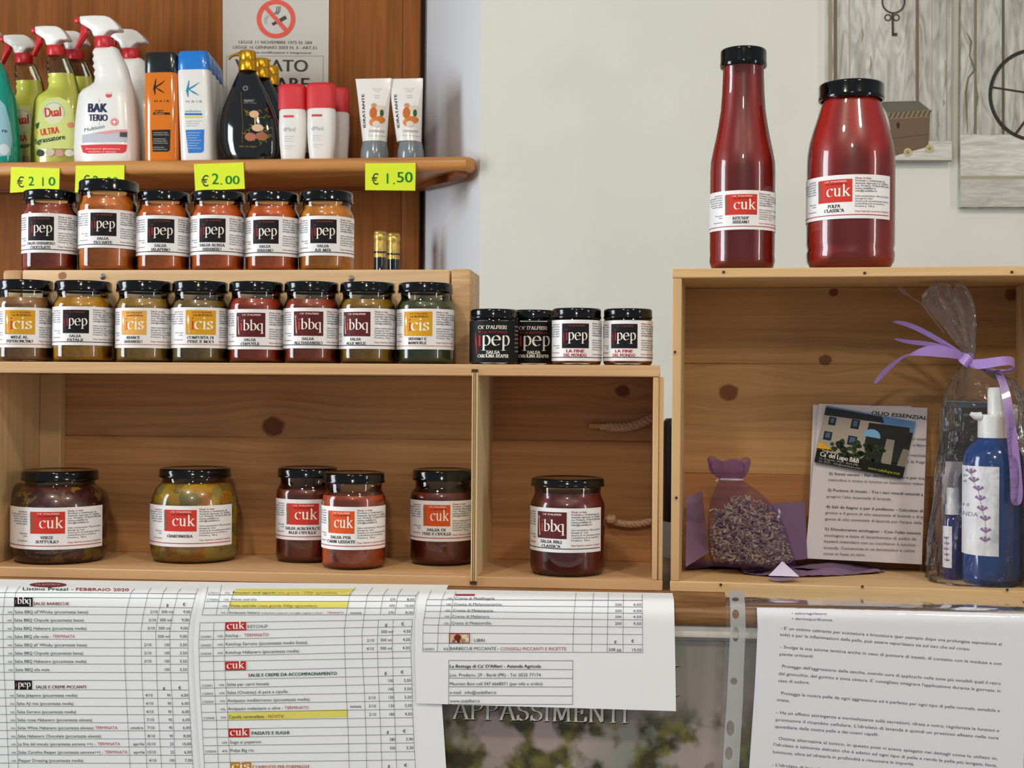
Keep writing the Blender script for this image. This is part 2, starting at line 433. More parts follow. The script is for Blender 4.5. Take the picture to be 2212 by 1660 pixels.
class Print:
    """flat print: 2-D shapes with a layer number, mapped onto a surface when built"""
    def __init__(s, up=-1):
        s.V, s.F, s.M, s.mats, s.up = [], [], [], [], up
    def m(s, mat):
        if mat not in s.mats: s.mats.append(mat)
        return s.mats.index(mat)
    def poly(s, pts, mat, lay=0):
        o = len(s.V); s.V += [(x, y, lay) for x, y in pts]
        s.F.append(list(range(o, o + len(pts)))); s.M.append(s.m(mat))
    def area(s, pts, mat, lay=0):
        tri = tessellate_polygon([[Vector((x, y, 0)) for x, y in pts]])
        o = len(s.V); s.V += [(x, y, lay) for x, y in pts]
        for t in tri: s.F.append([o + i for i in t]); s.M.append(s.m(mat))
    def rect(s, x0, y0, x1, y1, mat, lay=0, nx=1, ny=1):
        o = len(s.V)
        for j in range(ny + 1):
            for i in range(nx + 1):
                s.V.append((x0 + (x1 - x0) * i / nx, y0 + (y1 - y0) * j / ny, lay))
        for j in range(ny):
            for i in range(nx):
                a = o + j * (nx + 1) + i
                s.F.append([a, a + 1, a + nx + 2, a + nx + 1]); s.M.append(s.m(mat))
    def path(s, pts, w, mat, lay=1, sub=1):
        q = []
        for i in range(len(pts) - 1):
            for k in range(sub):
                t = k / sub
                q.append((pts[i][0] + (pts[i + 1][0] - pts[i][0]) * t, pts[i][1] + (pts[i + 1][1] - pts[i][1]) * t))
        q.append(pts[-1])
        o = len(s.V)
        for i, (x, y) in enumerate(q):
            a, b = q[max(0, i - 1)], q[min(len(q) - 1, i + 1)]
            dx, dy = b[0] - a[0], b[1] - a[1]; l = math.hypot(dx, dy) or 1
            ww = (w[i] if isinstance(w, (list, tuple)) else w) / 2
            nx, ny = -dy / l * ww, dx / l * ww
            s.V += [(x + nx, y + ny, lay), (x - nx, y - ny, lay)]
        for i in range(len(q) - 1):
            a = o + 2 * i
            s.F.append([a, a + 1, a + 3, a + 2]); s.M.append(s.m(mat))
    def disc(s, cx, cy, rx, ry, mat, lay=1, n=20):
        s.poly([(cx + rx * math.cos(2 * math.pi * k / n), cy + ry * math.sin(2 * math.pi * k / n)) for k in range(n)], mat, lay)
    def ring(s, cx, cy, r, w, mat, lay=1, n=36, a0=0, a1=360):
        s.path([(cx + r * math.cos(R(a0 + (a1 - a0) * k / n)), cy + r * math.sin(R(a0 + (a1 - a0) * k / n))) for k in range(n + 1)], w, mat, lay)
    def text(s, t, x, y, h, mat, al='l', w=None, to=None, lay=1, serif=False, nib=.085, res=1, slant=0.0, bold=0.0):
        """h = cap height; w = fitted width; to = end of the baseline"""
        items, adv = [], 0.0
        for ch in t:
            if serif and ch in SERIF:
                a, strokes = SERIF[ch]; items.append((adv, strokes, None)); adv += a + .07
            else:
                g = GLYPH[res].get(ch) or GLYPH[res][' ']
                items.append((adv, None, g)); adv += g[2]
        dx, dy = 1.0, 0.0
        if to is not None:
            w = math.hypot(to[0] - x, to[1] - y); dx, dy = (to[0] - x) / w, (to[1] - y) / w
        sx = (w / adv) if w else h
        wid = adv * sx
        if al == 'c': x -= wid / 2
        if al == 'r': x -= wid
        ux, uy = (-dy, dx) if s.up > 0 else (dy, -dx)
        k = s.m(mat)
        def put(a, b): 
            a = (a + slant * b) * sx; b *= h
            return (x + dx * a + ux * b, y + dy * a + uy * b, lay)
        for off, strokes, g in items:
            if strokes is not None:
                nx, ny = nib * .97, nib * .28
                for st in strokes:
                    o = len(s.V)
                    for (a, b) in st: s.V += [put(off + a + nx, b + ny), put(off + a - nx, b - ny)]
                    for i in range(len(st) - 1):
                        q = o + 2 * i
                        s.F.append([q, q + 1, q + 3, q + 2]); s.M.append(k)
            else:
                for rep in ((0.0,) if not bold else (-bold, bold)):
                    o = len(s.V)
                    s.V += [put(off + a + rep, b) for a, b in g[0]]
                    for f in g[1]: s.F.append([o + i for i in f]); s.M.append(k)
        return wid
    def fine(s, maxe):
        """split long faces so print follows a curved surface"""
        F, M = [], []
        for f, k in zip(s.F, s.M):
            st = [[f[0], f[i], f[i + 1]] for i in range(1, len(f) - 1)]
            while st:
                t = st.pop()
                ds = [math.hypot(s.V[t[i]][0] - s.V[t[(i + 1) % 3]][0], s.V[t[i]][1] - s.V[t[(i + 1) % 3]][1]) for i in range(3)]
                i = max(range(3), key=lambda j: ds[j])
                if ds[i] <= maxe: F.append(t); M.append(k); continue
                a, b, c = t[i], t[(i + 1) % 3], t[(i + 2) % 3]
                s.V.append(((s.V[a][0] + s.V[b][0]) / 2, (s.V[a][1] + s.V[b][1]) / 2, s.V[a][2])); n = len(s.V) - 1
                st += [[a, n, c], [n, b, c]]
        s.F, s.M = F, M
    def build(s, name, mapper, parent, local=False, maxe=None):
        if maxe: s.fine(maxe)
        V = [mapper(x, y, l) for x, y, l in s.V]
        return mk(name, V, s.F, s.mats, parent, mi=s.M, smooth=False, local=local)

def ypx(Y, e=0.0003):
    return lambda x, y, l: P(x, y, Y - e * (l + 1))

# ------------------------------------------------------------------ levels
PIV = (P(1433, 1000, 0).x, 0, 0)
LFR, SFR = (R(3.5), PIV), (R(2.3), (P(1036, 500, 1.18).x, 1.18, 0))
set_frame(*LFR)
ZB = P(1250, 1274, 0).z            # counter ledge, underside of the crates
ZT = P(1250, 788.5, 0).z           # top of the long crate
set_frame(*SFR)
YLF = -0.08                        # front of the ledge
CDEP = 0.125                       # inner depth of the crates
YSH = 1.15                         # front of the wall shelf
YW = 1.18                          # plaster wall
YPAN = 1.37                        # face of the wood panelling
ZSH = P(510, 343, YSH).z           # top of the wall shelf

# ------------------------------------------------------------------ room
plaster = plain('plaster', (221, 221, 211), 0.9, noise=0.03, nscale=7, bump=0.35)
plaster_niche = plain('plaster_niche', (226, 228, 230), 0.55, noise=0.03, nscale=5, bump=0.1)
tiles = plain('floor_tile', (150, 132, 112), 0.5, noise=0.12, nscale=6)
cnr = P(1036, 500, YW); cnb = P(915, 500, YPAN + 0.015)
tag(box('floor', -3.2, 3.2, -3.4, 1.6, -0.05, 0, tiles), kind='structure')
def wallp(name, pts, mat):
    V, F = [], []
    for (x, y) in pts: V += [(x, y, 0.0), (x, y, 3.2)]
    n = len(pts)
    for i in range(n):
        a, b = 2 * i, 2 * ((i + 1) % n)
        F.append([a, b, b + 1, a + 1])
    F.append([2 * i for i in range(n)][::-1]); F.append([2 * i + 1 for i in range(n)])
    return tag(mk(name, V, F, mat, recalc=True), kind='structure')
wallp('wall_back', [(cnr.x, YW), (3.2, YW), (3.2, 1.6), (cnr.x, 1.6)], plaster)
wallp('wall_reveal', [(cnr.x, YW), (cnr.x, 1.6), (cnb.x, 1.6), (cnb.x, YPAN + 0.015)], plaster_niche)
wallp('wall_niche', [(cnb.x, YPAN + 0.016), (cnb.x, 1.6), (-3.2, 1.6), (-3.2, YPAN + 0.016)], plain('niche_dark', (40, 30, 24), 0.9))

# wood panelling at the back of the niche, board by board
panel_wood = [wood('varnished_board_%d' % i, (148, 88, 38), (106, 60, 24), 'z', 'x', rough=0.6, band=22, fine=150, coat=0.0, spec=0.15, seed=i * 3.7, contrast=0.9) for i in range(3)]
pan = thing('wood_panelling', 'orange brown varnished wood panelling at the back of the wall niche', 'panelling', (P(500, 300, YPAN).x, YPAN, 1.0))
bx = [-520, -300, -90, 150, 395, 575, 742, 868]
for i in range(len(bx) - 1):
    a, b = P(bx[i], 300, YPAN).x, P(bx[i + 1], 300, YPAN).x
    box('board', a, b, YPAN, YPAN + 0.014, 1.0, 2.9, panel_wood[i % 3], pan, bev=0.0005, seg=1)
box('edge_batten', P(868.5, 300, YPAN).x + 0.0005, P(906, 300, YPAN).x, YPAN - 0.004, YPAN + 0.014, 1.0, 2.9, panel_wood[1], pan, bev=0.002)

# wall shelf
shelf_wood = wood('shelf_wood', (212, 150, 84), (168, 106, 50), 'x', 'y', rough=0.38, band=30, fine=140, coat=0.3, seed=11)
shelf_dark = wood('shelf_rail_wood', (140, 76, 38), (104, 50, 22), 'x', 'z', rough=0.5, band=30, fine=140, coat=0.1, seed=5)
xe = P(1021, 345, YSH).x
xa = P(-340, 345, YSH).x
sh = thing('wall_shelf', 'varnished wooden wall shelf carrying cleaning sprays and shampoos', 'shelf', (0.5 * (xa + xe), YSH, ZSH))
xb = cnb.x + (YPAN - 0.012 - (YPAN + 0.015)) * (cnr.x - cnb.x) / (YW - YPAN - 0.015)
bm = bmesh.new()
pl = [(xa, YSH), (xe - 0.012, YSH), (xe, YSH + 0.012), (xe + 0.002, YSH + 0.03), (xb - 0.012, YPAN - 0.005), (xa, YPAN - 0.005)]
th = 0.026
vt = [bm.verts.new((x, y, ZSH)) for x, y in pl]; vb = [bm.verts.new((x, y, ZSH - th)) for x, y in pl]
bm.faces.new(vt[::-1]); bm.faces.new(vb)
for i in range(len(pl)): bm.faces.new((vt[i], vt[(i + 1) % len(pl)], vb[(i + 1) % len(pl)], vb[i]))
bmesh.ops.recalc_face_normals(bm, faces=bm.faces)
bmesh.ops.bevel(bm, geom=[e for e in bm.edges if abs(e.verts[0].co.z - e.verts[1].co.z) < 1e-6], offset=0.009, segments=3, affect='EDGES', profile=0.5)
V, F = bm_lists(bm); mk('board', V, F, shelf_wood, sh)
box('rail', xa, P(905, 390, YPAN - 0.03).x, YPAN - 0.03, YPAN - 0.005, P(700, 409, YPAN - 0.03).z, ZSH - th, shelf_dark, sh, bev=0.003)
# end bracket following the splayed reveal
zf, zr = P(1000, 391, YSH + 0.03).z, P(905, 410, YPAN - 0.03).z
pa, pb = Vector((P(1009, 380, YSH + 0.02).x, YSH + 0.02, 0)), Vector((xb - 0.02, YPAN - 0.006, 0))
nrm = Vector((-(pb - pa).y, (pb - pa).x, 0)).normalized() * -0.022
if nrm.x > 0: nrm = -nrm
V = []
for off in (Vector((0, 0, 0)), nrm):
    for p, z in ((pa, zf + 0.006), (pa + (pb - pa) * 0.12, zf), (pb, zr)):
        V.append(tuple(p + off + Vector((0, 0, z))))
    for p in (pb, pa): V.append(tuple(p + off + Vector((0, 0, ZSH - th))))
F = [[0, 1, 2, 3, 4], [9, 8, 7, 6, 5]] + [[i, (i + 1) % 5, 5 + (i + 1) % 5, 5 + i] for i in range(5)]
mk('bracket', V, F, shelf_dark, sh, smooth=False, recalc=True)
steel = plain('steel', (128, 126, 122), 0.5, 0.6)
V, F = lathe([(0.0, -0.004), (0.009, -0.004), (0.010, 0), (0.010, 0.004), (0.0, 0.006)], 18)
capx = P(1026, 350, YSH + 0.02)
mk('end_cap', [(capx.x - 0.006 + z, YSH + 0.022 + y, ZSH - 0.012 + x) for x, y, z in V], F, steel, sh)

# ------------------------------------------------------------------ counter
set_frame(*LFR)
ledge_wood = wood('ledge_wood', (156, 112, 70), (92, 60, 34), 'x', 'z', rough=0.45, band=60, fine=260, coat=0.15, seed=2, along=6)
XL, XRr = -1.05, 0.75
dk = thing('shop_counter', 'shop counter with brown wooden ledge above a white framed front', 'counter', (0, 0.2, 0))
zl2 = ZB - (P(1500, 1352, YLF).z * -1 + P(1500, 1308, YLF).z)
box('ledge', XL, XRr, YLF, 0.62, zl2, ZB, ledge_wood, dk, bev=0.006, seg=3)
frame_white = plain('frame_white', (222, 220, 212), 0.5, noise=0.05, nscale=60)
zfr = P(1500, 1380, YLF + 0.004).z
box('frame_rail', XL, XRr, YLF + 0.006, YLF + 0.04, zfr, zl2, frame_white, dk, bev=0.002)
box('front_panel', XL, XRr, YLF + 0.014, YLF + 0.03, 0.12, zfr, plain('counter_grey', (190, 190, 186), 0.5), dk)
box('carcass', XL + 0.01, XRr - 0.01, YLF + 0.03, 0.6, 0.1, zl2 - 0.0005, plain('carcass_grey', (120, 116, 110), 0.6), dk)
box('plinth', XL + 0.03, XRr - 0.03, YLF + 0.06, 0.56, 0.0, 0.1, plain('plinth_dark', (40, 38, 36), 0.6), dk)

# ------------------------------------------------------------------ long crate
def xz(px, py, Y, rt):
    p = P(px, py, Y); return (p.x - rt[0], p.z - rt[2])
XA, XB_ = P(-51, 1000, 0).x, P(1433, 1000, 0).x
lc_loc = ((XA + XB_) / 2, CDEP / 2, ZB)
lc = thing('wooden_crate', 'long open pine crate with plywood divider holding jars', 'crate', lc_loc)
kn = [xz(590, 922, CDEP, lc_loc) + (0.0105,), xz(1345, 845, CDEP, lc_loc) + (0.0065,)]
pine_back = wood('pine_back', (204, 150, 97), (152, 100, 58), 'x', 'z', kn, band=34, fine=230, contrast=0.85, seed=1)
pine_edge = wood('pine_edge', (218, 180, 134), (182, 138, 92), 'x', 'z', [xz(272, 1236, 0, lc_loc) + (0.0035,)], band=60, fine=300, contrast=0.8, seed=4)
pine_side = wood('pine_side', (214, 178, 130), (180, 140, 94), 'z', 'y', (), band=50, fine=260, contrast=0.7, seed=6)
pine_floor = wood('pine_floor', (212, 172, 126), (176, 132, 88), 'x', 'y', (), band=44, fine=240, contrast=0.7, seed=8)
tt, tb, tsd = 0.0106, 0.0097, 0.0095
box('top_board', XA, XB_ - 0.0035, -0.001, CDEP + 0.012, ZT - tt, ZT, pine_edge, lc, bev=0.0008, seg=1)
box('bottom_board', XA, XB_, 0, CDEP + 0.012, ZB, ZB + tb, pine_floor, lc, bev=0.0008, seg=1)
box('side_board', XA, XA + tsd, 0, CDEP, ZB + tb, ZT - tt, pine_side, lc, bev=0.0006, seg=1)
xs = XB_ - tsd
box('corner_batten', XA + tsd, P(130, 1000, CDEP - .012).x, CDEP - .012, CDEP, ZB + tb, ZT - tt, pine_side, lc, bev=0.0008, seg=1)
box('side_board', xs, xs + tsd * 0.52, 0, CDEP, ZB + tb, ZT - tt, pine_side, lc, bev=0.0006, seg=1)
box('side_board', xs + tsd * 0.55, XB_, 0.0008, CDEP, ZB + tb, ZT - tt, pine_side, lc, bev=0.0006, seg=1)
zseam = P(700, 947, CDEP).z
box('back_board', XA, XB_, CDEP, CDEP + 0.009, ZB + tb, zseam, pine_back, lc, bev=0.0005, seg=1)
box('back_board', XA, XB_, CDEP, CDEP + 0.009, zseam, ZT - tt, pine_back, lc, bev=0.0005, seg=1)
ply = wood('birch_ply', (226, 204, 160), (200, 172, 122), 'z', 'y', (), band=30, fine=160, contrast=0.5, seed=9)
plyd = plain('ply_glue', (120, 84, 52), 0.7)
x0, x1 = P(1019, 1020, 0).x, P(1031.5, 1020, 0).x
dv = box('divider', x0, x1, -0.0022, CDEP - 0.002, ZB + tb - 0.004, ZT - tt + 0.003, ply, lc)
for f in (0.3, 0.62):
    xm = x0 + (x1 - x0) * f
    box('ply_line', xm - 0.0004, xm + 0.0004, -0.0026, 0.02, ZB + tb - 0.004, ZT - tt + 0.003, plyd, dv)
slot = plain('slot_shadow', (70, 44, 26), 0.8)
box('slot', x0 - 0.0008, x1, -0.0014, 0.01, ZB + tb - 0.007, ZB + tb - 0.0035, slot, lc)
box('slot', x0 - 0.0006, x1, -0.0014, 0.01, ZT - tt + 0.0025, ZT - tt + 0.006, slot, lc)
# rope handles stapled inside the small compartment
rope_m = plain('rope', (214, 182, 148), 0.9, noise=0.15, nscale=300)
staple = plain('staple_brass', (196, 152, 92), 0.45, 0.3)
def rope(pa, pb, Y, rad):
    rp = thing('rope_handle', 'twisted natural rope end fastened inside the small crate compartment' if pa[1] < 1000 else 'thin twisted rope with a knot behind the barbecue sauce jar', 'rope', P(pa[0], pa[1], Y))
    a, b = P(pa[0], pa[1], Y), P(pb[0], pb[1], Y)
    n = 40; ln = (b - a).length
    for k in range(3):
        pts = []
        for i in range(n + 1):
            t = i / n; ang = t * ln / 0.0085 * 2 * math.pi / 1.6 + k * 2.094
            sag = -0.004 * math.sin(math.pi * t) 
            p = a.lerp(b, t) + Vector((0, math.cos(ang) * rad * .62, math.sin(ang) * rad * .62 + sag))
            pts.append(p)
        V, F = tube(pts, rad * .62, 6); mk('strand', V, F, rope_m, rp)
    return rp
r1 = rope((1312, 923), (1412, 903), CDEP - 0.007, 0.0040)
V, F, mi = merge(boxg(*(P(1270, 924, .1).x, P(1298, 924, .1).x, CDEP - 0.009, CDEP - 0.0002, P(1280, 928, .1).z, P(1280, 916, .1).z), 0.0012), boxg(P(1294, 924, .1).x, P(1316, 924, .1).x, CDEP - 0.010, CDEP - 0.0002, P(1300, 931, .1).z, P(1300, 917, .1).z, 0.0014))
mk('clamp', V, F, [staple, rope_m], r1, mi=mi)
r2 = rope((1312, 1124), (1412, 1125), CDEP - 0.006, 0.0030)
V, F = tube([P(1308, 1120, CDEP - .007), P(1314, 1122, CDEP - .009), P(1326, 1122, CDEP - .009), P(1332, 1126, CDEP - .007)], [0.002, 0.0046, 0.0046, 0.002], 8)
mk('knot', V, F, rope_m, r2)

# ------------------------------------------------------------------ tall crate on the right
set_frame()
XC, XD = P(1450, 900, 0).x, P(2281, 900, 0).x
ZR = P(1600, 579.5, 0).z
rc_loc = ((XC + XD) / 2, CDEP / 2, ZB)
rc = thing('wooden_crate', 'tall open pine crate holding the lavender gifts and leaflets', 'crate', rc_loc)
kr = [xz(1574, 848, CDEP, rc_loc) + (0.0085,), xz(1801, 632, CDEP, rc_loc) + (0.0042,), xz(1783, 778, CDEP, rc_loc) + (0.0056,), xz(2186, 637, CDEP, rc_loc) + (0.0062,)]
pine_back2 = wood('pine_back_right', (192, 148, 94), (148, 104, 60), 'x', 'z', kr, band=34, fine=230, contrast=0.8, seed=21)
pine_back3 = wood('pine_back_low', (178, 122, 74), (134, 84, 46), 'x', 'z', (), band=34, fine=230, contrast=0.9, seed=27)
pine_edge2 = wood('pine_edge_right', (222, 188, 138), (188, 148, 98), 'x', 'z', (), band=70, fine=300, contrast=0.75, seed=14)
t2 = (P(1600, 579.5, 0) - P(1600, 600, 0)).z; TCAP = t2
tw = (P(1470.5, 900, 0) - P(1450, 900, 0)).x
box('top_board', XC, XD, -0.001, CDEP + 0.012, ZR - t2, ZR, pine_edge2, rc, bev=0.0008, seg=1)
box('bottom_board', XC, XD, 0, CDEP + 0.012, ZB, ZB + 0.0095, pine_edge2, rc, bev=0.0008, seg=1)
for x in (XC, XD - tw):
    box('side_board', x + 0.0004, x + tw, 0, CDEP, ZB + 0.0095, ZR - t2, pine_side, rc, bev=0.0006, seg=1)
zz = [ZB + 0.0095, P(1800, 1028, CDEP).z, P(1800, 787, CDEP).z, ZR - t2]
for i in range(3):
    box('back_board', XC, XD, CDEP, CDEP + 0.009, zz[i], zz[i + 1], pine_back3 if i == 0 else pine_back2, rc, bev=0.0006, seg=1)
nail_m = plain('nail', (70, 58, 48), 0.5, 0.6)
for (px, py) in ((1563, 588), (1868, 590), (2186, 588), (1557, 1264), (1863, 1268), (2176, 1275), (1458, 761), (1461, 1076)):
    p = P(px, py, -0.0016)
    V, F = lathe([(0, -0.0006), (0.0011, -0.0006), (0.0013, 0), (0.0, 0.0004)], 10)
    mk('nail', [(p.x + a, p.y + c + 0.0003, p.z + b) for a, b, c in V], F, nail_m, rc)

# ------------------------------------------------------------------ riser on the long crate
set_frame(*LFR)
YR0, YR1 = 0.061, 0.136
ZRI = P(500, 583, YR0).z
ri_loc = (P(520, 700, YR0).x, (YR0 + YR1) / 2, ZT)
ri = thing('wooden_riser', 'low pine riser box standing on the long crate behind the jars', 'riser', ri_loc)
pine_riser = wood('pine_riser', (226, 192, 148), (192, 154, 110), 'x', 'z', [xz(135, 596, YR0, ri_loc) + (0.004,)], band=40, fine=220, contrast=0.6, seed=31)
endgrain = wood('end_grain', (216, 180, 132), (174, 130, 84), 'y', 'z', (), band=110, fine=260, contrast=0.9, seed=33, along=30)
xq = [P(px, 600, YR0).x for px in (5, 44, 48, 971, 975, 1016)]
box('end_block', xq[0], xq[1], YR0, YR1, ZT, ZRI, endgrain, ri, bev=0.003)
box('front_plank', xq[2], xq[3], YR0, YR0 + 0.02, ZT + 0.0002, ZRI, pine_riser, ri, bev=0.0015)
box('end_block', xq[4], xq[5], YR0 - 0.001, YR1, ZT, ZRI + 0.0005, endgrain, ri, bev=0.0015)
box('top_plank', xq[2], xq[3], YR0 + 0.0205, YR1, ZRI - 0.018, ZRI, pine_riser, ri, bev=0.001)
for (px, py) in ((222, 598), (759, 602)):
    p = P(px, py, YR0)
    V, F = lathe([(0, -0.0015), (0.0022, -0.001), (0.0032, 0), (0.0032, 0.001)], 14)
    mk('screw', [(p.x + a, YR0 + c, p.z + b) for a, b, c in V], F, steel, ri)

# ------------------------------------------------------------------ jar labels
REDI, GREY = ink(170, 60, 60), ink(96, 96, 104)
KIND = {
 'pep': dict(bg=(26, 22, 26), word='pep', ic=(150, 40, 46), wc=(236, 232, 224), rule=(30, 32, 36), w=.67, h=.60, top=.09),
 'cis': dict(bg=(214, 158, 34), word='cis', ic=(200, 60, 36), wc=(246, 238, 218), rule=(206, 138, 96), w=.74, h=.60, top=.07),
 'cis2': dict(bg=(232, 172, 84), word='cis', ic=(226, 110, 60), wc=(250, 240, 222), rule=(206, 138, 96), w=.66, h=.60, top=.07),
 'bbq': dict(bg=(92, 34, 36), word='bbq', ic=(206, 66, 60), wc=(244, 238, 230), rule=(40, 36, 38), w=.74, h=.60, top=.09),
 'cuk': dict(bg=(204, 58, 48), word='cuk', ic=(204, 58, 48), wc=(250, 244, 234), rule=(168, 44, 48), w=.82, h=.52, top=.10),
 'cuko': dict(bg=(216, 84, 36), word='cuk', ic=(204, 58, 48), wc=(250, 244, 234), rule=(168, 44, 48), w=.68, h=.52, top=.10),
}
RCOL = ["Made in Italy", "Prodotto e confezionato da", "Azienda Agricola Ca' d'Alfieri", "Loc. Predario, 29 Bardi (PR) Italia", "www.cadalfieri.it", "info@cadalfieri.it", None,
        "Valori nutrizionali per 100 g di prodotto", "Energia kJ / kcal", "Grassi g di cui acidi grassi saturi g", "Carboidrati g di cui zuccheri g", "Proteine g   Sale g", None, "Dopo l'apertura conservare in frigorifero"]
LCOL = ["Ingredienti:", "olio extravergine di oliva", "aceto di vino, zucchero", "zenzero, sale, aglio", "peperoncino, cipolla", "pomodoro, spezie", None, None, None, "Peso netto", "Lotto", None, "Da consumarsi"]

def logo(pr, K, hl, y1):
    """brand square centred on u = 0 with its top at y1"""
    w, h = K['w'] * hl, K['h'] * hl
    k = K['word']; y0 = y1 - h
    pr.rect(-w / 2, y0, w / 2, y1, ink(*K['bg']), 1, nx=6)
    cap = ink(128, 66, 62) if k == 'pep' else ink(250, 220, 205) if k in ('bbq', 'cuk') else ink(150, 96, 40)
    pr.text("CA' D'ALFIERI", 0.04 * w, y1 - .125 * h, .065 * h, cap, 'c', w=.62 * w, lay=2, serif=True, nib=.11)
    if k in ('cis', 'cuk'):
        pr.text("LA BOTTEGA", 0.06 * w, y1 - .24 * h, .065 * h, ink(*((92, 44, 26) if k == 'cis' else (138, 30, 26))), 'c', w=.62 * w, lay=2, serif=True, nib=.11)
    wc, ic = ink(*K['wc']), ink(*K['ic'])
    if k == 'pep':
        pr.text('pep', -.26 * w, y0 + .33 * h, .46 * h, wc, w=.72 * w, lay=2, serif=True, nib=.074)
        pr.text('i', -.345 * w, y0 + .33 * h, .46 * h, ic, w=.10 * w, lay=2, serif=True, nib=.1)
        pr.path([(-.44 * w, y0 + .66 * h), (-.425 * w, y0 + .5 * h), (-.41 * w, y0 + .12 * h)], [.012 * w, .045 * w, .012 * w], ic, 2)
    elif k == 'bbq':
        pr.text('bbq', -.24 * w, y0 + .27 * h, .44 * h, wc, w=.70 * w, lay=2, serif=True, nib=.074)
        pr.text('i', -.335 * w, y0 + .27 * h, .44 * h, ic, w=.10 * w, lay=2, serif=True, nib=.1)
        pr.path([(-.43 * w, y0 + .72 * h), (-.415 * w, y0 + .4 * h), (-.395 * w, y0 + .1 * h)], [.02 * w, .026 * w, .04 * w], ink(230, 206, 190), 2)
        for d in (-.03, 0, .03):
            pr.path([(-.435 * w + d * w, y0 + .84 * h), (-.432 * w + d * .6 * w, y0 + .72 * h)], .01 * w, ink(230, 206, 190), 2)
    elif k == 'cis':
        pr.text('cis', -.2 * w, y0 + .22 * h, .5 * h, wc, w=.62 * w, lay=2, serif=True, nib=.085)
        pr.text('i', -.30 * w, y0 + .22 * h, .5 * h, ic, w=.10 * w, lay=2, serif=True, nib=.1)
        pr.area([(-.42 * w, y0 + .84 * h), (-.37 * w, y0 + .6 * h), (-.385 * w, y0 + .42 * h), (-.42 * w, y0 + .42 * h), (-.455 * w, y0 + .6 * h)], wc, 2)
        pr.path([(-.40 * w, y0 + .42 * h), (-.375 * w, y0 + .05 * h)], [.05 * w, .09 * w], ink(226, 176, 110), 2)
    else:
        pr.text('cuk', -.21 * w, y0 + .26 * h, .52 * h, wc, w=.68 * w, lay=2, serif=True, nib=.072)
        green, brown = ink(122, 126, 92), ink(140, 104, 74)
        pr.path([(-.42 * w, y0 + .08 * h), (-.44 * w, y0 + .5 * h), (-.46 * w, y0 + .86 * h)], .02 * w, brown, 2)
        for j in range(11):
            t = j / 10; yy = y0 + (.12 + .74 * t) * h; xx = -.422 * w - .04 * w * t
            for s in (-1, 1):
                pr.path([(xx, yy), (xx + s * .06 * w, yy + .06 * h)], [.008 * w, .018 * w], green, 3)

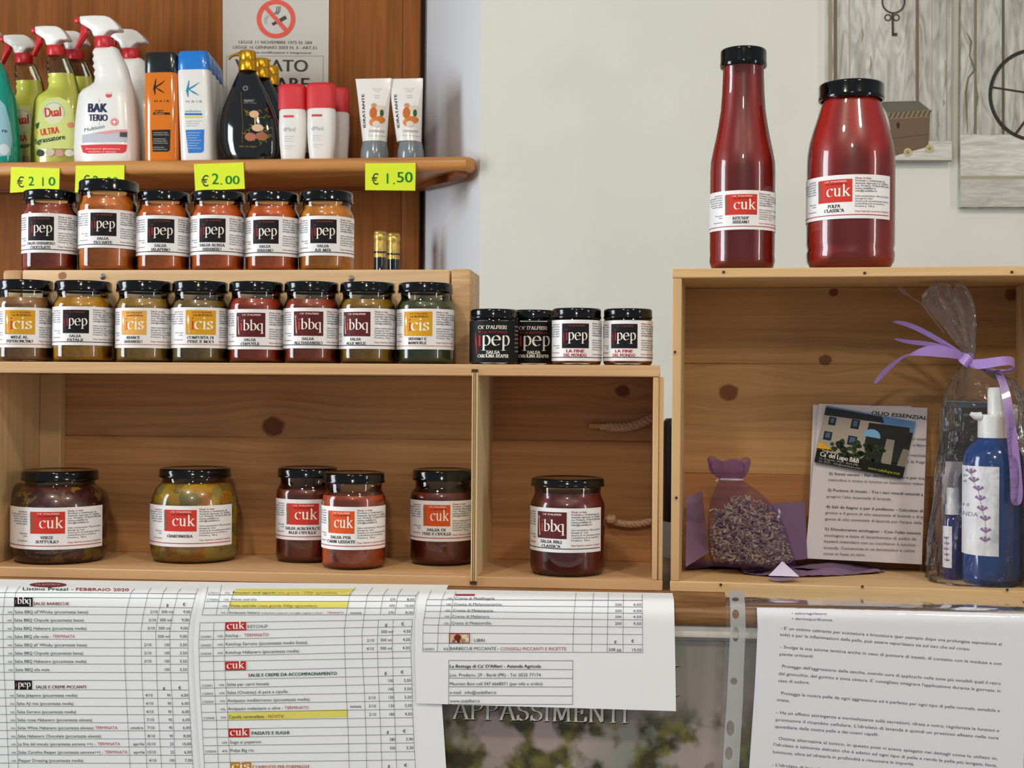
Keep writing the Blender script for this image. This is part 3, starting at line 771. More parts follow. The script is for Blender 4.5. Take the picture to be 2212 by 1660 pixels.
def wrap_label(jar, kind, lines, Rj, z0, z1, th0, aL, aR, dark=False, tall=False):
    """paper label round a jar of radius Rj; th0 = where the brand square faces; aL..aR = the paper's extent (rad)"""
    hl = z1 - z0
    K = KIND[kind]
    pr = Print(up=1)
    def mapr(u, v, l):
        a = th0 + u / Rj; r = Rj + 0.00055 + 0.00011 * l
        return (r * math.sin(a), -r * math.cos(a), z0 + v)
    n = 30; V, F = [], []
    for i in range(n + 1):
        a = aL + (aR - aL) * i / n
        for z in (z0, z1): V.append(((Rj + .0004) * math.sin(a), -(Rj + .0004) * math.cos(a), z))
    for i in range(n): F.append((2 * i, 2 * i + 2, 2 * i + 3, 2 * i + 1))
    lab = mk('label', V, F, ink(24, 22, 24) if dark else WHITE, jar, local=True)
    uL, uR = (aL - th0) * Rj, (aR - th0) * Rj
    if dark:
        w = hl * 1.02
        pr.text("CA' D'ALFIERI", 0, .80 * hl, .085 * hl, ink(236, 232, 226), 'c', w=.72 * hl, serif=True, nib=.1)
        pr.text("LA BOTTEGA", .06 * hl, .70 * hl, .05 * hl, ink(150, 50, 46), 'c', w=.62 * hl, serif=True, nib=.1)
        pr.text('pep', -.26 * hl, .40 * hl, .37 * hl, ink(238, 236, 230), w=.72 * hl, serif=True, nib=.07)
        pr.text('i', -.36 * hl, .40 * hl, .37 * hl, ink(180, 40, 44), w=.11 * hl, serif=True, nib=.09)
        pr.path([(-.45 * hl, .72 * hl), (-.43 * hl, .5 * hl), (-.40 * hl, .2 * hl)], [.01 * hl, .045 * hl, .012 * hl], ink(196, 44, 48))
        for t, y, wd in zip(lines, (.205, .115), (.32, .78)):
            pr.text(t, .02 * hl, y * hl, .075 * hl, ink(240, 238, 232), 'c', w=wd * hl, serif=True, nib=.12)
        for j in range(7):
            pr.text("Ingredienti Salsa", .62 * hl, (.86 - .1 * j) * hl, .04 * hl, ink(200, 190, 160), w=.42 * hl)
        pr.build('print', mapr, lab, local=True)
        return lab
    ltop = hl * (1 - K['top'])
    logo(pr, K, hl, ltop)
    w2 = K['w'] * hl / 2
    lh = hl * (.066 if not tall else .072)
    nb = hl * (1 - K['top'] - K['h'])
    fire = lines and lines[0].startswith('LA FINE')
    ys = (nb - .105 * hl, nb - .205 * hl) if len(lines) == 2 else (nb - .14 * hl,)
    if kind.startswith('cuk'):
        ys = (nb - .125 * hl, nb - .225 * hl) if len(lines) == 2 else (nb - .15 * hl,)
    for t, y in zip(lines, ys):
        if fire: pr.text(t, 0, y, lh * 1.1, ink(176, 32, 30), 'c', w=min(len(t) * .064 * hl, .66 * hl), bold=.05, res=1)
        else: pr.text(t, 0, y, lh, ink(34, 36, 44), 'c', w=min(.0585 * len(t) * hl, K['w'] * hl * 1.08), serif=True, nib=.105)
    rule = ink(*K['rule'])
    n = 28; a, b = max(uL, -2.3 * Rj) + .0006, uR - .05 * hl
    pr.rect(a, .078 * hl, b, .078 * hl + .017 * hl, rule, 1, nx=n)
    # right column
    x0 = w2 + (.10 if not kind.startswith('cuk') else .06) * hl
    wmax = min(uR - x0 - .05 * hl, .92 * hl)
    for j, t in enumerate(RCOL):
        if t is None: continue
        c = REDI if j in (0, 13) else GREY
        ww = min(len(t) * (.0285 if j < 7 else .0235) * hl, 1.1 * hl)
        if wmax < ww and aR < 1.45: ww = wmax
        pr.text(t, x0, (.895 - j * .0575) * hl, (.041 if j < 7 else .035) * hl, c, w=ww, bold=.02)
    for j, t in enumerate(LCOL):
        if t is None: continue
        pr.text(t, -w2 - .08 * hl, (.875 - j * .0575) * hl, .037 * hl, REDI if j in (0, 12) else GREY, 'r', w=len(t) * .0245 * hl, bold=.02)
    pr.build('print', mapr, lab, local=True)
    return lab

# ------------------------------------------------------------------ jars
def sauce(name, rgb, var=0.18, sc=160.0, rough=0.35):
    rgb = tuple(min(252, int(255 * min(1, (v / 255) ** 2.2 * 1.65) ** (1 / 2.2))) for v in rgb)
    return plain('sauce_' + name, rgb, rough, noise=var, nscale=sc)

def chunky(name, cols, sc):
    m, nt, out = newmat(name)
    tc = nt.nodes.new('ShaderNodeTexCoord'); mp = nt.nodes.new('ShaderNodeMapping'); mp.inputs['Scale'].default_value = (1, 1, 1.4)
    v = nt.nodes.new('ShaderNodeTexVoronoi'); v.inputs['Scale'].default_value = sc
    n = nt.nodes.new('ShaderNodeTexNoise'); n.inputs['Scale'].default_value = sc * .7; n.inputs['Detail'].default_value = 4
    ad = nt.nodes.new('ShaderNodeMix'); ad.data_type = 'VECTOR'; ad.inputs[0].default_value = .03
    sep = nt.nodes.new('ShaderNodeSeparateColor')
    r = nt.nodes.new('ShaderNodeValToRGB'); r.color_ramp.interpolation = 'CONSTANT'
    while len(r.color_ramp.elements) < len(cols): r.color_ramp.elements.new(0.5)
    for i, c in enumerate(cols):
        r.color_ramp.elements[i].position = i / len(cols); r.color_ramp.elements[i].color = lin(c) + (1,)
    mr = nt.nodes.new('ShaderNodeMix'); mr.data_type = 'RGBA'; mr.blend_type = 'MULTIPLY'; mr.inputs[0].default_value = .45
    r2 = nt.nodes.new('ShaderNodeValToRGB'); r2.color_ramp.elements[0].color = (.25, .2, .15, 1); r2.color_ramp.elements[1].position = .6
    b = nt.nodes.new('ShaderNodeBsdfPrincipled'); b.inputs['Roughness'].default_value = .3
    L = nt.links.new
    L(tc.outputs['Object'], mp.inputs[0]); L(mp.outputs[0], ad.inputs[4]); L(mp.outputs[0], n.inputs['Vector']); L(n.outputs['Color'], ad.inputs[5])
    L(ad.outputs[1], v.inputs['Vector']); L(v.outputs['Color'], sep.inputs[0]); L(sep.outputs[0], r.inputs[0])
    L(n.outputs['Fac'], r2.inputs[0]); L(r.outputs[0], mr.inputs[6]); L(r2.outputs[0], mr.inputs[7]); L(mr.outputs[2], b.inputs['Base Color'])
    L(b.outputs[0], out.inputs[0])
    return m

def lid_mesh(rl, z0, z1):
    h = z1 - z0; c = min(.0022, h * .25)
    return lathe([(rl * .86, z0 + h * .35), (rl * .93, z0 - .0002), (rl * .985, z0), (rl, z0 + h * .08), (rl, z0 + h * .2), (rl * .985, z0 + h * .26), (rl * .985, z1 - c), (rl * .97, z1 - c * .35), (rl * .935, z1),
                  (rl * .90, z1), (rl * .875, z1 - .0006), (rl * .5, z1 - .0007), (0.0, z1 - .0007)], 56)

def jar(label, px, Y, zb, w, lidw, top, lid_b, lab, kind, lines, cont, logo_px, group, fill=0.9, prof='sauce', right=None, dark=False, cat='jar', name='sauce_jar', dip=0.0, tall=False):
    """w, lidw, top, lid_b, lab: photo pixels read at the jar; Y: how far back it stands; zb: what it stands on"""
    p0 = P(px, 830, Y); m = mpp(p0)
    Rj, rl = w / 2 * m, lidw / 2 * m
    zt = P(px, top, Y - rl * .93 if top < 830 else Y + rl * .93).z - zb; zl = P(px, lid_b, Y - rl * .9).z - zb
    base = Vector((p0.x, Y, zb))
    dirc = CAM - base
    rz = math.atan2(dirc.y, dirc.x) + math.pi / 2
    j = thing(name, label, cat, base, rz, group)
    t = .0008
    if callable(prof):
        gp = prof(Rj, zl, m, px, Y, zb)
    elif prof == 'sauce':
        rn = rl * .90
        gp = [(0, .0016), (Rj * .6, .0008), (Rj * .84, .0), (Rj * .93, Rj * .035), (Rj * .985, Rj * .11), (Rj, Rj * .22), (Rj, zl - Rj * .52), (Rj * .985, zl - Rj * .43), (Rj * .94, zl - Rj * .34), (rn * 1.0, zl - Rj * .24), (rn * .985, zl - Rj * .14), (rn * 1.0, zl - Rj * .05), (rn * .98, zl + .001)]
    elif prof == 'low':
        rn = rl * .93
        gp = [(0, .0016), (Rj * .6, .0008), (Rj * .88, .0), (Rj * .96, Rj * .035), (Rj, Rj * .12), (Rj, zl - Rj * .10), (Rj * .98, zl - Rj * .05), (rn, zl + .001)]
    elif prof == 'round':
        rn = rl * .90
        gp = [(0, .003), (Rj * .6, .001), (Rj * .82, .0), (Rj * .92, Rj * .04), (Rj * .975, Rj * .14), (Rj, Rj * .3), (Rj * 1.0, zl * .52), (Rj * .99, zl * .66), (Rj * .955, zl * .77), (Rj * .89, zl * .86), (rn * 1.06, zl * .92), (rn, zl * .95), (rn * .99, zl + .001)]
    V, F = lathe(gp, 52); mk('glass', V, F, GLASS, j, local=True, sharp=60)
    zf = zl * fill if fill > 0 else -fill
    cp = []
    for i, (r, z) in enumerate(gp):
        if z > zf:
            r0, z0_ = gp[i - 1]; f = (zf - z0_) / max(1e-6, z - z0_)
            cp.append((max(0, r0 + (r - r0) * f - t), zf)); break
        cp.append((max(0, r - t), max(z, .0022)))
    cp.append((0, zf + .0002))
    V, F = lathe(cp, 44); mk('contents', V, F, cont, j, local=True, sharp=60)
    V, F = lid_mesh(rl, zl, zt); mk('lid', V, F, LID, j, local=True, sharp=50)
    zc0, zc1 = P(px, lab[1], Y - Rj).z - zb, P(px, lab[0], Y - Rj).z - zb
    th0 = math.asin(max(-.8, min(.8, (logo_px - px) / (w / 2))))
    aR = math.asin(max(-1, min(1, (right - px) / (w / 2)))) if right else 1.9
    wrap_label(j, kind, lines, Rj, zc0, zc1, th0, -1.9, aR, dark, tall)
    return j

G1, G2, G3, G4 = 'sauce jars on the riser', 'jars in front of the riser', 'small jars on the crate top', 'jars inside the long crate'
YA, YB = 0.098, 0.0315
row1 = [
 ('reddish brown habanero chocolate sauce jar on the riser', 108, 119, 116, 408, 430, (460, 546), ('SALSA HABANERO', 'CHOCOLATE'), (140, 56, 34), 86),
 ('orange piccante sauce jar standing taller than its neighbours on the riser', 232.5, 126, 127, 385, 411, (452, 535), ('SALSA', 'PICCANTE'), (208, 104, 24), 221),
 ('orange jalapeno sauce jar on the riser', 351.5, 114, 112, 410, 432, (465, 551), ('SALSA', 'JALAPENO'), (208, 94, 26), 345),
 ('orange red rossa habanero sauce jar on the riser', 469, 116, 115, 410, 432, (464, 550), ('SALSA ROSSA', 'HABANERO'), (198, 86, 24), 456),
 ('orange red serrano sauce jar on the riser', 587, 114, 112, 411, 433, (467, 553), ('SALSA', 'SERRANO'), (206, 86, 22), 571),
 ('bright orange aji mix sauce jar at the end of the riser row', 703, 117, 115, 409, 433, (466, 552), ('SALSA', 'AJI MIX'), (216, 118, 28), 696),
]
for (lb, px, w, lw, tp, lbm, lab, ln, rgb, lp) in row1:
    jar(lb, px, YA, ZRI, w, lw, tp, lbm, lab, 'pep', ln, sauce(ln[1].lower(), rgb), lp, G1, fill=.95)
row2 = [
 ('brown apple and chilli compote jar with yellow square logo', 54, 118, 117, 603, 626, (664, 751), 'cis', ('MELE AL', 'PEPERONCINO'), (142, 100, 62), 42, .9),
 ('mustard yellow fatalii sauce jar with black square logo', 179, 126, 121, 605, 628, (662, 746), 'pep', ('SALSA', 'FATALII'), (176, 122, 18), 163, .92),
 ('tan orange and habanero compote jar with pale orange square logo', 311, 120, 119, 605, 629, (665, 752), 'cis2', ('ARANCE', 'HABANERO'), (150, 114, 44), 288, .9),
 ('olive brown pear and walnut compote jar with yellow square logo', 431.5, 121, 120, 606, 630, (664, 752), 'cis', ('COMPOSTA DI', 'PERE E NOCI'), (118, 92, 42), 433, .88),
 ('red brown chipotle barbecue sauce jar', 553, 119, 118, 607, 629, (668, 755), 'bbq', ('SALSA', 'CHIPOTLE'), (150, 52, 24), 540, .9),
 ('red brown habanero barbecue sauce jar', 672, 119, 118, 607, 630, (665, 753), 'bbq', ('SALSA', "ALL'HABANERO"), (142, 56, 24), 665, .9),
 ('olive yellow apple barbecue sauce jar with maroon logo', 793, 121, 120, 608, 630, (666, 754), 'bbq', ('SALSA', 'ALLE MELE'), (136, 100, 20), 768, .9),
 ('dark green celery and almond jar with yellow square logo', 918, 122, 119, 609, 631, (667, 755), 'cis', ('SEDANO E', 'MANDORLE'), (70, 74, 40), 901, .88),
]
for (lb, px, w, lw, tp, lbm, lab, kd, ln, rgb, lp, fl) in row2:
    jar(lb, px, YB, ZT, w, lw, tp, lbm, lab, kd, ln, sauce(ln[1].lower(), rgb), lp, G2, fill=fl)
reaper = sauce('reaper', (110, 40, 22)); fine = sauce('fine', (168, 96, 40))
jar('small carolina reaper sauce jar with black label beside the riser', 1066, .0275, ZT, 103, 104, 667, 688, (693, 783), 'pep', ('SALSA', 'CAROLINA REAPER'), reaper, 1063, G3, .93, 'low', dark=True)
jar('small carolina reaper sauce jar with black label, tucked behind its twin', 1152, .062, ZT, 100, 101, 669, 689, (695, 783), 'pep', ('SALSA', 'CAROLINA REAPER'), reaper, 1151, G3, .93, 'low', dark=True)
jar('small white labelled jar with red lettering touching the black labelled jar', 1245, .0275, ZT, 106, 107, 665, 688, (691, 780), 'pep', ('LA FINE', 'DEL MONDO'), fine, 1242, G3, .93, 'low')
jar('small white labelled jar with red lettering at the crate end', 1355.5, .0275, ZT, 105, 106, 666, 688, (692, 780), 'pep', ('LA FINE', 'DEL MONDO'), fine, 1347, G3, .93, 'low')

# jars in the long crate stand on its floor
ZF = ZB + tb + 0.0002
def floorY(px, py, w):
    """how far back a jar stands whose front foot is seen at this pixel"""
    q = PZ(px, py, ZF); return min(q.y + w / 2 * .86 * mpp(q), CDEP - .0015 - w / 2 * mpp(q))
verze = chunky('pickled_cabbage', [(84, 38, 36), (112, 54, 46), (132, 98, 34), (68, 30, 34), (146, 110, 42), (96, 40, 44)], 95)
giard = chunky('pickled_vegetables', [(206, 162, 44), (168, 126, 48), (222, 168, 36), (150, 134, 66), (206, 130, 36), (186, 160, 84)], 80)
jar('wide jar of dark red pickled cabbage', 131.5, floorY(131, 1221, 200), ZF, 200, 162, 1010, 1042, (1098, 1189), 'cuk', ('VERZE', "SOTT'OLIO"), verze, 106, G4, .93, 'round', right=217, name='preserve_jar', dip=.003)
jar('wide jar of yellow pickled mixed vegetables', 423, floorY(423, 1211, 186), ZF, 187, 154, 1006, 1035, (1094, 1183), 'cuk', ('GIARDINIERA',), giard, 392, G4, .93, 'round', right=499, name='preserve_jar', dip=.003)
jar('dark sweet and sour onion sauce jar behind the meat sauce jar', 666, floorY(660, 1211, 133), ZF, 133, 130, 1006, 1034, (1080, 1168), 'cuk', ('SALSA AGRODOLCE', 'ALLE CIPOLLE'), sauce('agrodolce', (112, 44, 22)), 655, G4, .86, dip=.002)
jar('orange red sauce jar for boiled meats, standing forward in the crate', 766.5, floorY(766, 1232, 137), ZF, 137, 134, 1016, 1047, (1096, 1189), 'cuko', ('SALSA PER', 'CARNI LESSATE'), sauce('lessate', (156, 64, 30)), 738, G4, .86, right=833, dip=.002)
jar('dark pear and onion sauce jar next to the plywood divider', 958, floorY(958, 1217, 137), ZF, 138, 132, 1010, 1041, (1083, 1171), 'cuko', ('SALSA DI', 'PERE E CIPOLLE'), sauce('pere', (104, 36, 26)), 945, G4, .86, dip=.002)
jar('larger dark red barbecue sauce jar alone in the small compartment', 1228, floorY(1228, 1247, 160), ZF, 160, 160, 1027, 1055, (1099, 1195), 'bbq', ('SALSA BBQ', 'CLASSICA'), sauce('classica', (100, 26, 22)), 1193, G4, .93, right=1298, dip=.002)

# bottles on the tall crate
set_frame()
def px_profile(rows):
    def f(Rj, zl, m, px, Y, zb):
        out = [(0, .003)]
        for (py, hw) in rows: out.append((hw * m, max(0.0, P(px, py, Y).z - zb)))
        return out
    return f
YK = 0.06
ket = px_profile([(584, 62), (577, 67), (566, 70), (552, 69), (540, 69.5), (372, 69.5), (352, 68.5), (330, 64.5), (300, 58), (270, 52.5), (240, 48), (205, 45.5), (170, 44), (150, 43.5), (146, 46), (141, 47), (137, 45), (132, 44)])
jar('tall slim ketchup bottle of dark red sauce with black cap', 1601, YK, ZR, 139, 100, 98, 136, (411, 496), 'cuk', ('KETCHUP', 'SERRANO'), sauce('ketchup', (132, 25, 13), .06), 1598, 'bottles on the tall crate', fill=ZR - P(1601, 147, YK).z, prof=ket, cat='bottle', name='ketchup_bottle', tall=True)
pol = px_profile([(584, 80), (577, 86), (566, 92), (550, 93.5), (541, 91), (530, 93), (400, 93), (360, 93), (335, 92), (310, 88), (285, 81), (262, 73.5), (240, 67), (224, 62), (214, 60), (206, 62), (200, 61)])
jar('large bulging bottle of red tomato pulp with black lid', 1834.5, YK, ZR, 187, 140, 169, 206, (377, 472), 'cuk', ('POLPA', 'CLASSICA'), sauce('polpa', (150, 31, 23), .08), 1801, 'bottles on the tall crate', fill=ZR - P(1834, 219, YK).z, prof=pol, right=1914, cat='bottle', name='tomato_bottle', tall=True)

# ------------------------------------------------------------------ sheets hanging over the ledge
set_frame(*LFR)
class Hang:
    """paper lying on the ledge, bending over its edge and hanging down; pixel -> place on that surface"""
    def __init__(s, Ys, rad, h):
        s.Ys, s.r, s.zt = Ys, rad, ZB + h
        s.yc, s.zc = Ys + rad, ZB + h - rad
    def prof(s, T):
        if T < 0: return s.yc - T, s.zt
        q = s.r * math.pi / 2
        if T < q: return s.yc - s.r * math.sin(T / s.r), s.zc + s.r * math.cos(T / s.r)
        return s.Ys, s.zc - (T - q)
    def at(s, px, py, lift=0.0):
        d = ray(px, py)
        def f(T):
            y, z = s.prof(T); t = (y - CAM.y) / d.y
            return (CAM.z + d.z * t) - z
        p = CAM + d * ((s.Ys - CAM.y) / d.y)
        if p.z <= s.zc:
            p.y -= lift; return p
        lo, hi = -0.2, s.r * math.pi / 2
        for _ in range(26):
            mid = (lo + hi) / 2
            if f(mid) > 0: hi = mid
            else: lo = mid
        T = (lo + hi) / 2; y, z = s.prof(T)
        x = CAM.x + d.x * ((y - CAM.y) / d.y)
        a = max(0.0, min(math.pi / 2, T / s.r))
        return Vector((x, y - lift * math.sin(a), z + lift * math.cos(a)))
    def mapr(s, e=0.00012):
        return lambda x, y, l: s.at(x, y, 0.00015 + e * l)

def sheet_mesh(H, left, right, n=26, m=14):
    """left / right: edge polylines in photo pixels, top to bottom"""
    def along(pl, t):
        q = t * (len(pl) - 1); i = min(int(q), len(pl) - 2); f = q - i
        return (pl[i][0] + (pl[i + 1][0] - pl[i][0]) * f, pl[i][1] + (pl[i + 1][1] - pl[i][1]) * f)
    V, F = [], []
    for j in range(n + 1):
        a, b = along(left, j / n), along(right, j / n)
        for i in range(m + 1):
            t = i / m
            V.append(H.at(a[0] + (b[0] - a[0]) * t, a[1] + (b[1] - a[1]) * t))
    for j in range(n):
        for i in range(m):
            k = j * (m + 1) + i
            F.append((k, k + 1, k + m + 2, k + m + 1))
    return V, F

LINE, TXT, TXR = ink(88, 96, 104), ink(60, 64, 72), ink(176, 70, 72)
GRN, YEL = ink(24, 84, 72), ink(226, 218, 110)
def S(o, k):
    return lambda x, y: (o[0] + x / k, o[1] + y / k)

# left price list
H1 = Hang(YLF - 0.0042, 0.012, 0.0018)
sh1 = thing('price_list', 'white price list sheet headed by the barbecue sauces, hung over the ledge', 'sheet', (P(200, 1500, H1.Ys).x, H1.Ys, ZB))
V, F = sheet_mesh(H1, [(-55, 1251), (-60, 1270), (-62, 1300), (-60, 1400), (-55, 1520), (-48, 1690)], [(475, 1258), (460, 1275), (448, 1300), (436, 1400), (440, 1520), (454, 1690)])
mk('paper', V, F, PAPER, sh1)
pr = Print(-1); q = S((0, 1240), 3.95)
cols = [[(70, 110), (45, 160), (25, 350), (30, 700), (40, 900), (60, 1300), (78, 1700)], [(170, 110), (135, 160), (115, 350), (118, 700), (125, 900), (140, 1300), (157, 1700)],
        [(1150, 130), (1120, 160), (1085, 300), (1062, 480), (1065, 750), (1080, 1050), (1095, 1350), (1114, 1700)], [(1290, 125), (1265, 160), (1225, 345), (1205, 480), (1210, 850), (1225, 1100), (1240, 1400), (1257, 1700)],
        [(1425, 120), (1395, 160), (1350, 345), (1330, 500), (1338, 850), (1350, 1150), (1365, 1400), (1382, 1700)], [(1545, 130), (1520, 160), (1475, 345), (1450, 500), (1455, 850), (1475, 1150), (1488, 1450), (1502, 1700)],
        [(1690, 130), (1670, 180), (1630, 345), (1605, 500), (1605, 850), (1620, 1150), (1635, 1450), (1652, 1700)]]
for c in cols: pr.path([q(*p) for p in c], .8, LINE, 1, 5)
def rx(y):
    return 1690 - (y - 130) * .28 if y < 345 else (1630 - (y - 345) * .16 if y < 500 else 1605 + max(0, y - 850) * .058)
hl = [165, 205] + [y + 24 for y in (258, 325, 395, 465, 535, 607, 677, 747, 818)] + [910, 990] + [y + 24 for y in (1037, 1107, 1178, 1247, 1315, 1385, 1453, 1523, 1593)] + [1680]
for y in hl: pr.path([q(-240, y - 2), q(700, y), q(rx(y), y + (8 if y < 300 else 2))], .8, LINE, 1, 6)
rows = [(325, 125, 755, "Salsa BBQ all'Whisky (piccantezza bassa)", None, '', '2/10', '300 ml', '9,00'), (395, 120, 718, "Salsa BBQ Chipotle (piccantezza bassa)", None, '', '2/10', '300 ml', '9,00'),
        (465, 120, 740, "Salsa BBQ Habanero (piccantezza media)", None, '', '3/10', '300 ml', '9,00'), (535, 122, 440, "Salsa BBQ alle mele -", (450, 640, 'TERMINATA'), '', '', '300 ml', '9,00'),
        (607, 125, 745, "Salsa BBQ all' Whisky (piccantezza bassa)", None, '', '2/10', '100', '3,50'), (677, 125, 712, "Salsa BBQ Chipotle (piccantezza bassa)", None, '', '2/10', '100', '3,50'),
        (747, 125, 740, "Salsa BBQ Habanero (piccantezza media)", None, '', '3/10', '100', '3,50'), (818, 130, 425, "Salsa BBQ alle mele", None, '', '', '100', '3,50'),
        (1037, 140, 663, "Salsa Jalapeno (piccantezza media)", None, '', '4/10', '90', '6,00'), (1107, 142, 630, "Salsa Aji mix (piccantezza media)", None, '', '4/10', '90', '6,00'),
        (1178, 145, 652, "Salsa Serrano (piccantezza media)", None, '', '4/10', '90', '6,00'), (1247, 148, 790, "Salsa rossa Habanero (piccantezza elevata)", None, '', '7/10', '90', '6,00'),
        (1315, 150, 800, "Salsa White Habanero (piccantezza elevata)", (812, 1003, 'TERMINATA'), 'ottobre', '7/10', '90', '6,00'), (1385, 152, 865, "Salsa Habanero Chocolate (piccantezza elevata)", None, '', '8/10', '90', '8,00'),
        (1453, 154, 815, "La fine del mondo (piccantezza estrema ++) -", (832, 1025, 'TERMINATA'), 'aprile', '10/10', '25', '10,00'), (1523, 156, 882, "Salsa Carolina Reaper (piccantezza estrema++) -", (893, 1090, 'TERMINATA'), 'aprile', '10/10', '25', '6,00'),
        (1593, 158, 712, "Pepper Dressing (piccantezza media)", None, '', '4/10', '100', '7,00')]
H_ = 6.3
def cell(pr, q, t, xr, y, h=6.2, mat=None):
    if t:
        x, yy = q(xr, y + 12); pr.text(t, x, yy, h, mat or TXT, 'r', w=len(t) * 4.05 if ' ' not in t else len(t) * 4.3)
for (y, x0, x1, t, red, mon, c1, c2, c3) in rows:
    a, b = q(x0, y + 13), q(x1, y + 13)
    pr.text(t, a[0], a[1], H_, TXT, to=b)
    if red: a, b = q(red[0], y + 12), q(red[1], y + 12); pr.text(red[2], a[0], a[1], H_, TXR, to=b)
    x = rx(y)
    cell(pr, q, c1, x - 290 if y < 600 else x - 312, y); cell(pr, q, c2, x - 158, y); cell(pr, q, c3, x - 8, y)
    if mon: cell(pr, q, mon, x - 408, y)
    a, b = q(x0 - 62, y + 13), q(x0 - 18, y + 13); pr.text('10%', a[0], a[1], 4.2, TXT, to=b)
for (y, t, x0, x1, m) in ((255, 'SALSE BARBECUE', 285, 590, ink(150, 60, 64)), (966, 'SALSE E CREME PICCANTI', 305, 738, ink(110, 44, 48))):
    a, b = q(x0, y + 13), q(x1, y + 13); pr.text(t, a[0], a[1], 6.4, m, to=b, bold=.03)
    for xx, g in ((1430 if y < 400 else 1400, 'g'), (1573 if y < 400 else 1535, '€')):
        a = q(xx, y + 20); pr.text(g, a[0], a[1], 6.4, TXT, 'c', bold=.04)
for (x0, y0, x1, y1, wd) in ((122, 203, 280, 280, 'bbq'), (128, 912, 274, 990, 'pep')):
    a, b = q(x0, y0), q(x1, y1); pr.rect(a[0], a[1], b[0], b[1], BLACKP, 2)
    pr.text(wd, a[0] + 7, b[1] - 6, 14.5, ink(240, 240, 238), w=b[0] - a[0] - 9, lay=3, serif=True); pr.path([(a[0] + 3.5, b[1] - 6), (a[0] + 3.5, b[1] - 14)], 2, TXR, 3)
a = q(410, 97); pr.disc(a[0], a[1], 40, 5.2, ink(116, 44, 50), 2, 30)
pr.text("LA BOTTEGA", a[0] - 26, a[1] + 1.6, 3.2, ink(210, 170, 160), w=52, lay=3, serif=True)
a, b = q(190, 143), q(628, 146); pr.text("Listino Prezzi -", a[0], a[1], 6.5, TXT, to=b, bold=.02)
a, b = q(642, 147), q(1100, 152); pr.text("FEBBRAIO 2020", a[0], a[1], 6.0, TXR, to=b, bold=.02)
pr.build('print', H1.mapr(), sh1, maxe=6.0)

# middle price list
H2 = Hang(YLF - 0.0060, 0.0138, 0.0036)
sh2 = thing('price_list', 'white price list sheet with yellow highlighted rows between the other two lists', 'sheet', (P(680, 1500, H2.Ys).x, H2.Ys, ZB))
q = S((400, 1240), 3.95)
V, F = sheet_mesh(H2, [q(170, 70), q(130, 200), q(85, 400), q(70, 600), q(95, 1100), q(140, 1780)], [q(2245, 95), q(2190, 240), q(2160, 430), q(2170, 700), q(2190, 1100), q(2235, 1780)])
mk('paper', V, F, PAPER, sh2)
pr = Print(-1)
for c in ([(195, 110), (170, 230), (145, 350)], [(310, 100), (290, 220), (265, 350)], [(420, 140), (390, 240), (360, 345)], [(1455, 120), (1405, 180), (1375, 345)], [(1600, 120), (1555, 185), (1530, 345)], [(1730, 130), (1690, 185), (1665, 345)], [(1850, 130), (1815, 185), (1790, 345)], [(2010, 140), (1970, 190), (1950, 345)],
          [(128, 418), (118, 600), (125, 900), (145, 1250), (168, 1700)], [(248, 415), (238, 600), (248, 900), (268, 1250), (288, 1700)], [(345, 415), (335, 600), (345, 900), (362, 1150), (372, 1400), (391, 1700)],
          [(1375, 345), (1360, 480), (1365, 750), (1375, 1000), (1390, 1300), (1402, 1700)], [(1530, 345), (1510, 500), (1515, 750), (1530, 1000), (1545, 1400), (1552, 1700)], [(1650, 395), (1640, 600), (1650, 900), (1665, 1250), (1682, 1700)],
          [(1775, 395), (1770, 600), (1775, 900), (1790, 1250), (1807, 1700)], [(1940, 390), (1925, 600), (1935, 900), (1945, 1250), (1967, 1700)]):
    pr.path([q(*p) for p in c], .8, LINE, 2, 4)
for (x0, y0, x1, y1) in ((190, 182, 1970, 188), (172, 238, 1962, 236), (160, 294, 1955, 293), (145, 352, 1950, 348)):
    pr.path([q(x0, y0), q((x0 + x1) / 2, (y0 + y1) / 2), q(x1, y1)], .8, LINE, 2, 6)
def band(x0, x1, ya, yb, yc, yd):
    n = 8
    for i in range(n):
        f, g = i / n, (i + 1) / n
        pr.poly([q(x0 + (x1 - x0) * f, ya + (yc - ya) * f), q(x0 + (x1 - x0) * g, ya + (yc - ya) * g), q(x0 + (x1 - x0) * g, yb + (yd - yb) * g), q(x0 + (x1 - x0) * f, yb + (yd - yb) * f)], YEL, 0)
band(430, 1440, 130, 152, 128, 150); band(405, 1410, 152, 182, 150, 186); band(375, 1390, 236, 292, 234, 291)
top_rows = [(165, 405, 770, "Pomodori verdi saporiti", (775, 1300, "(vaso grande - 330gr sgocciolato)", ink(190, 140, 40)), '', '', '', 'CT0013'), (220, 398, 612, "Verze sott'olio", None, '', '270', '8,00', 'CT0006'),
            (273, 385, 610, "Verze sott'olio", (622, 1128, "(vaso grande 330gr sgocciolato)", ink(150, 110, 40)), '', '470', '10,00', ''), (330, 372, 640, "Antipasto Italiano", (650, 1185, "(melanzane, peperoni, acciughe, capperi e olive) -", TXT), 'estate', '270', '8,00', '')]
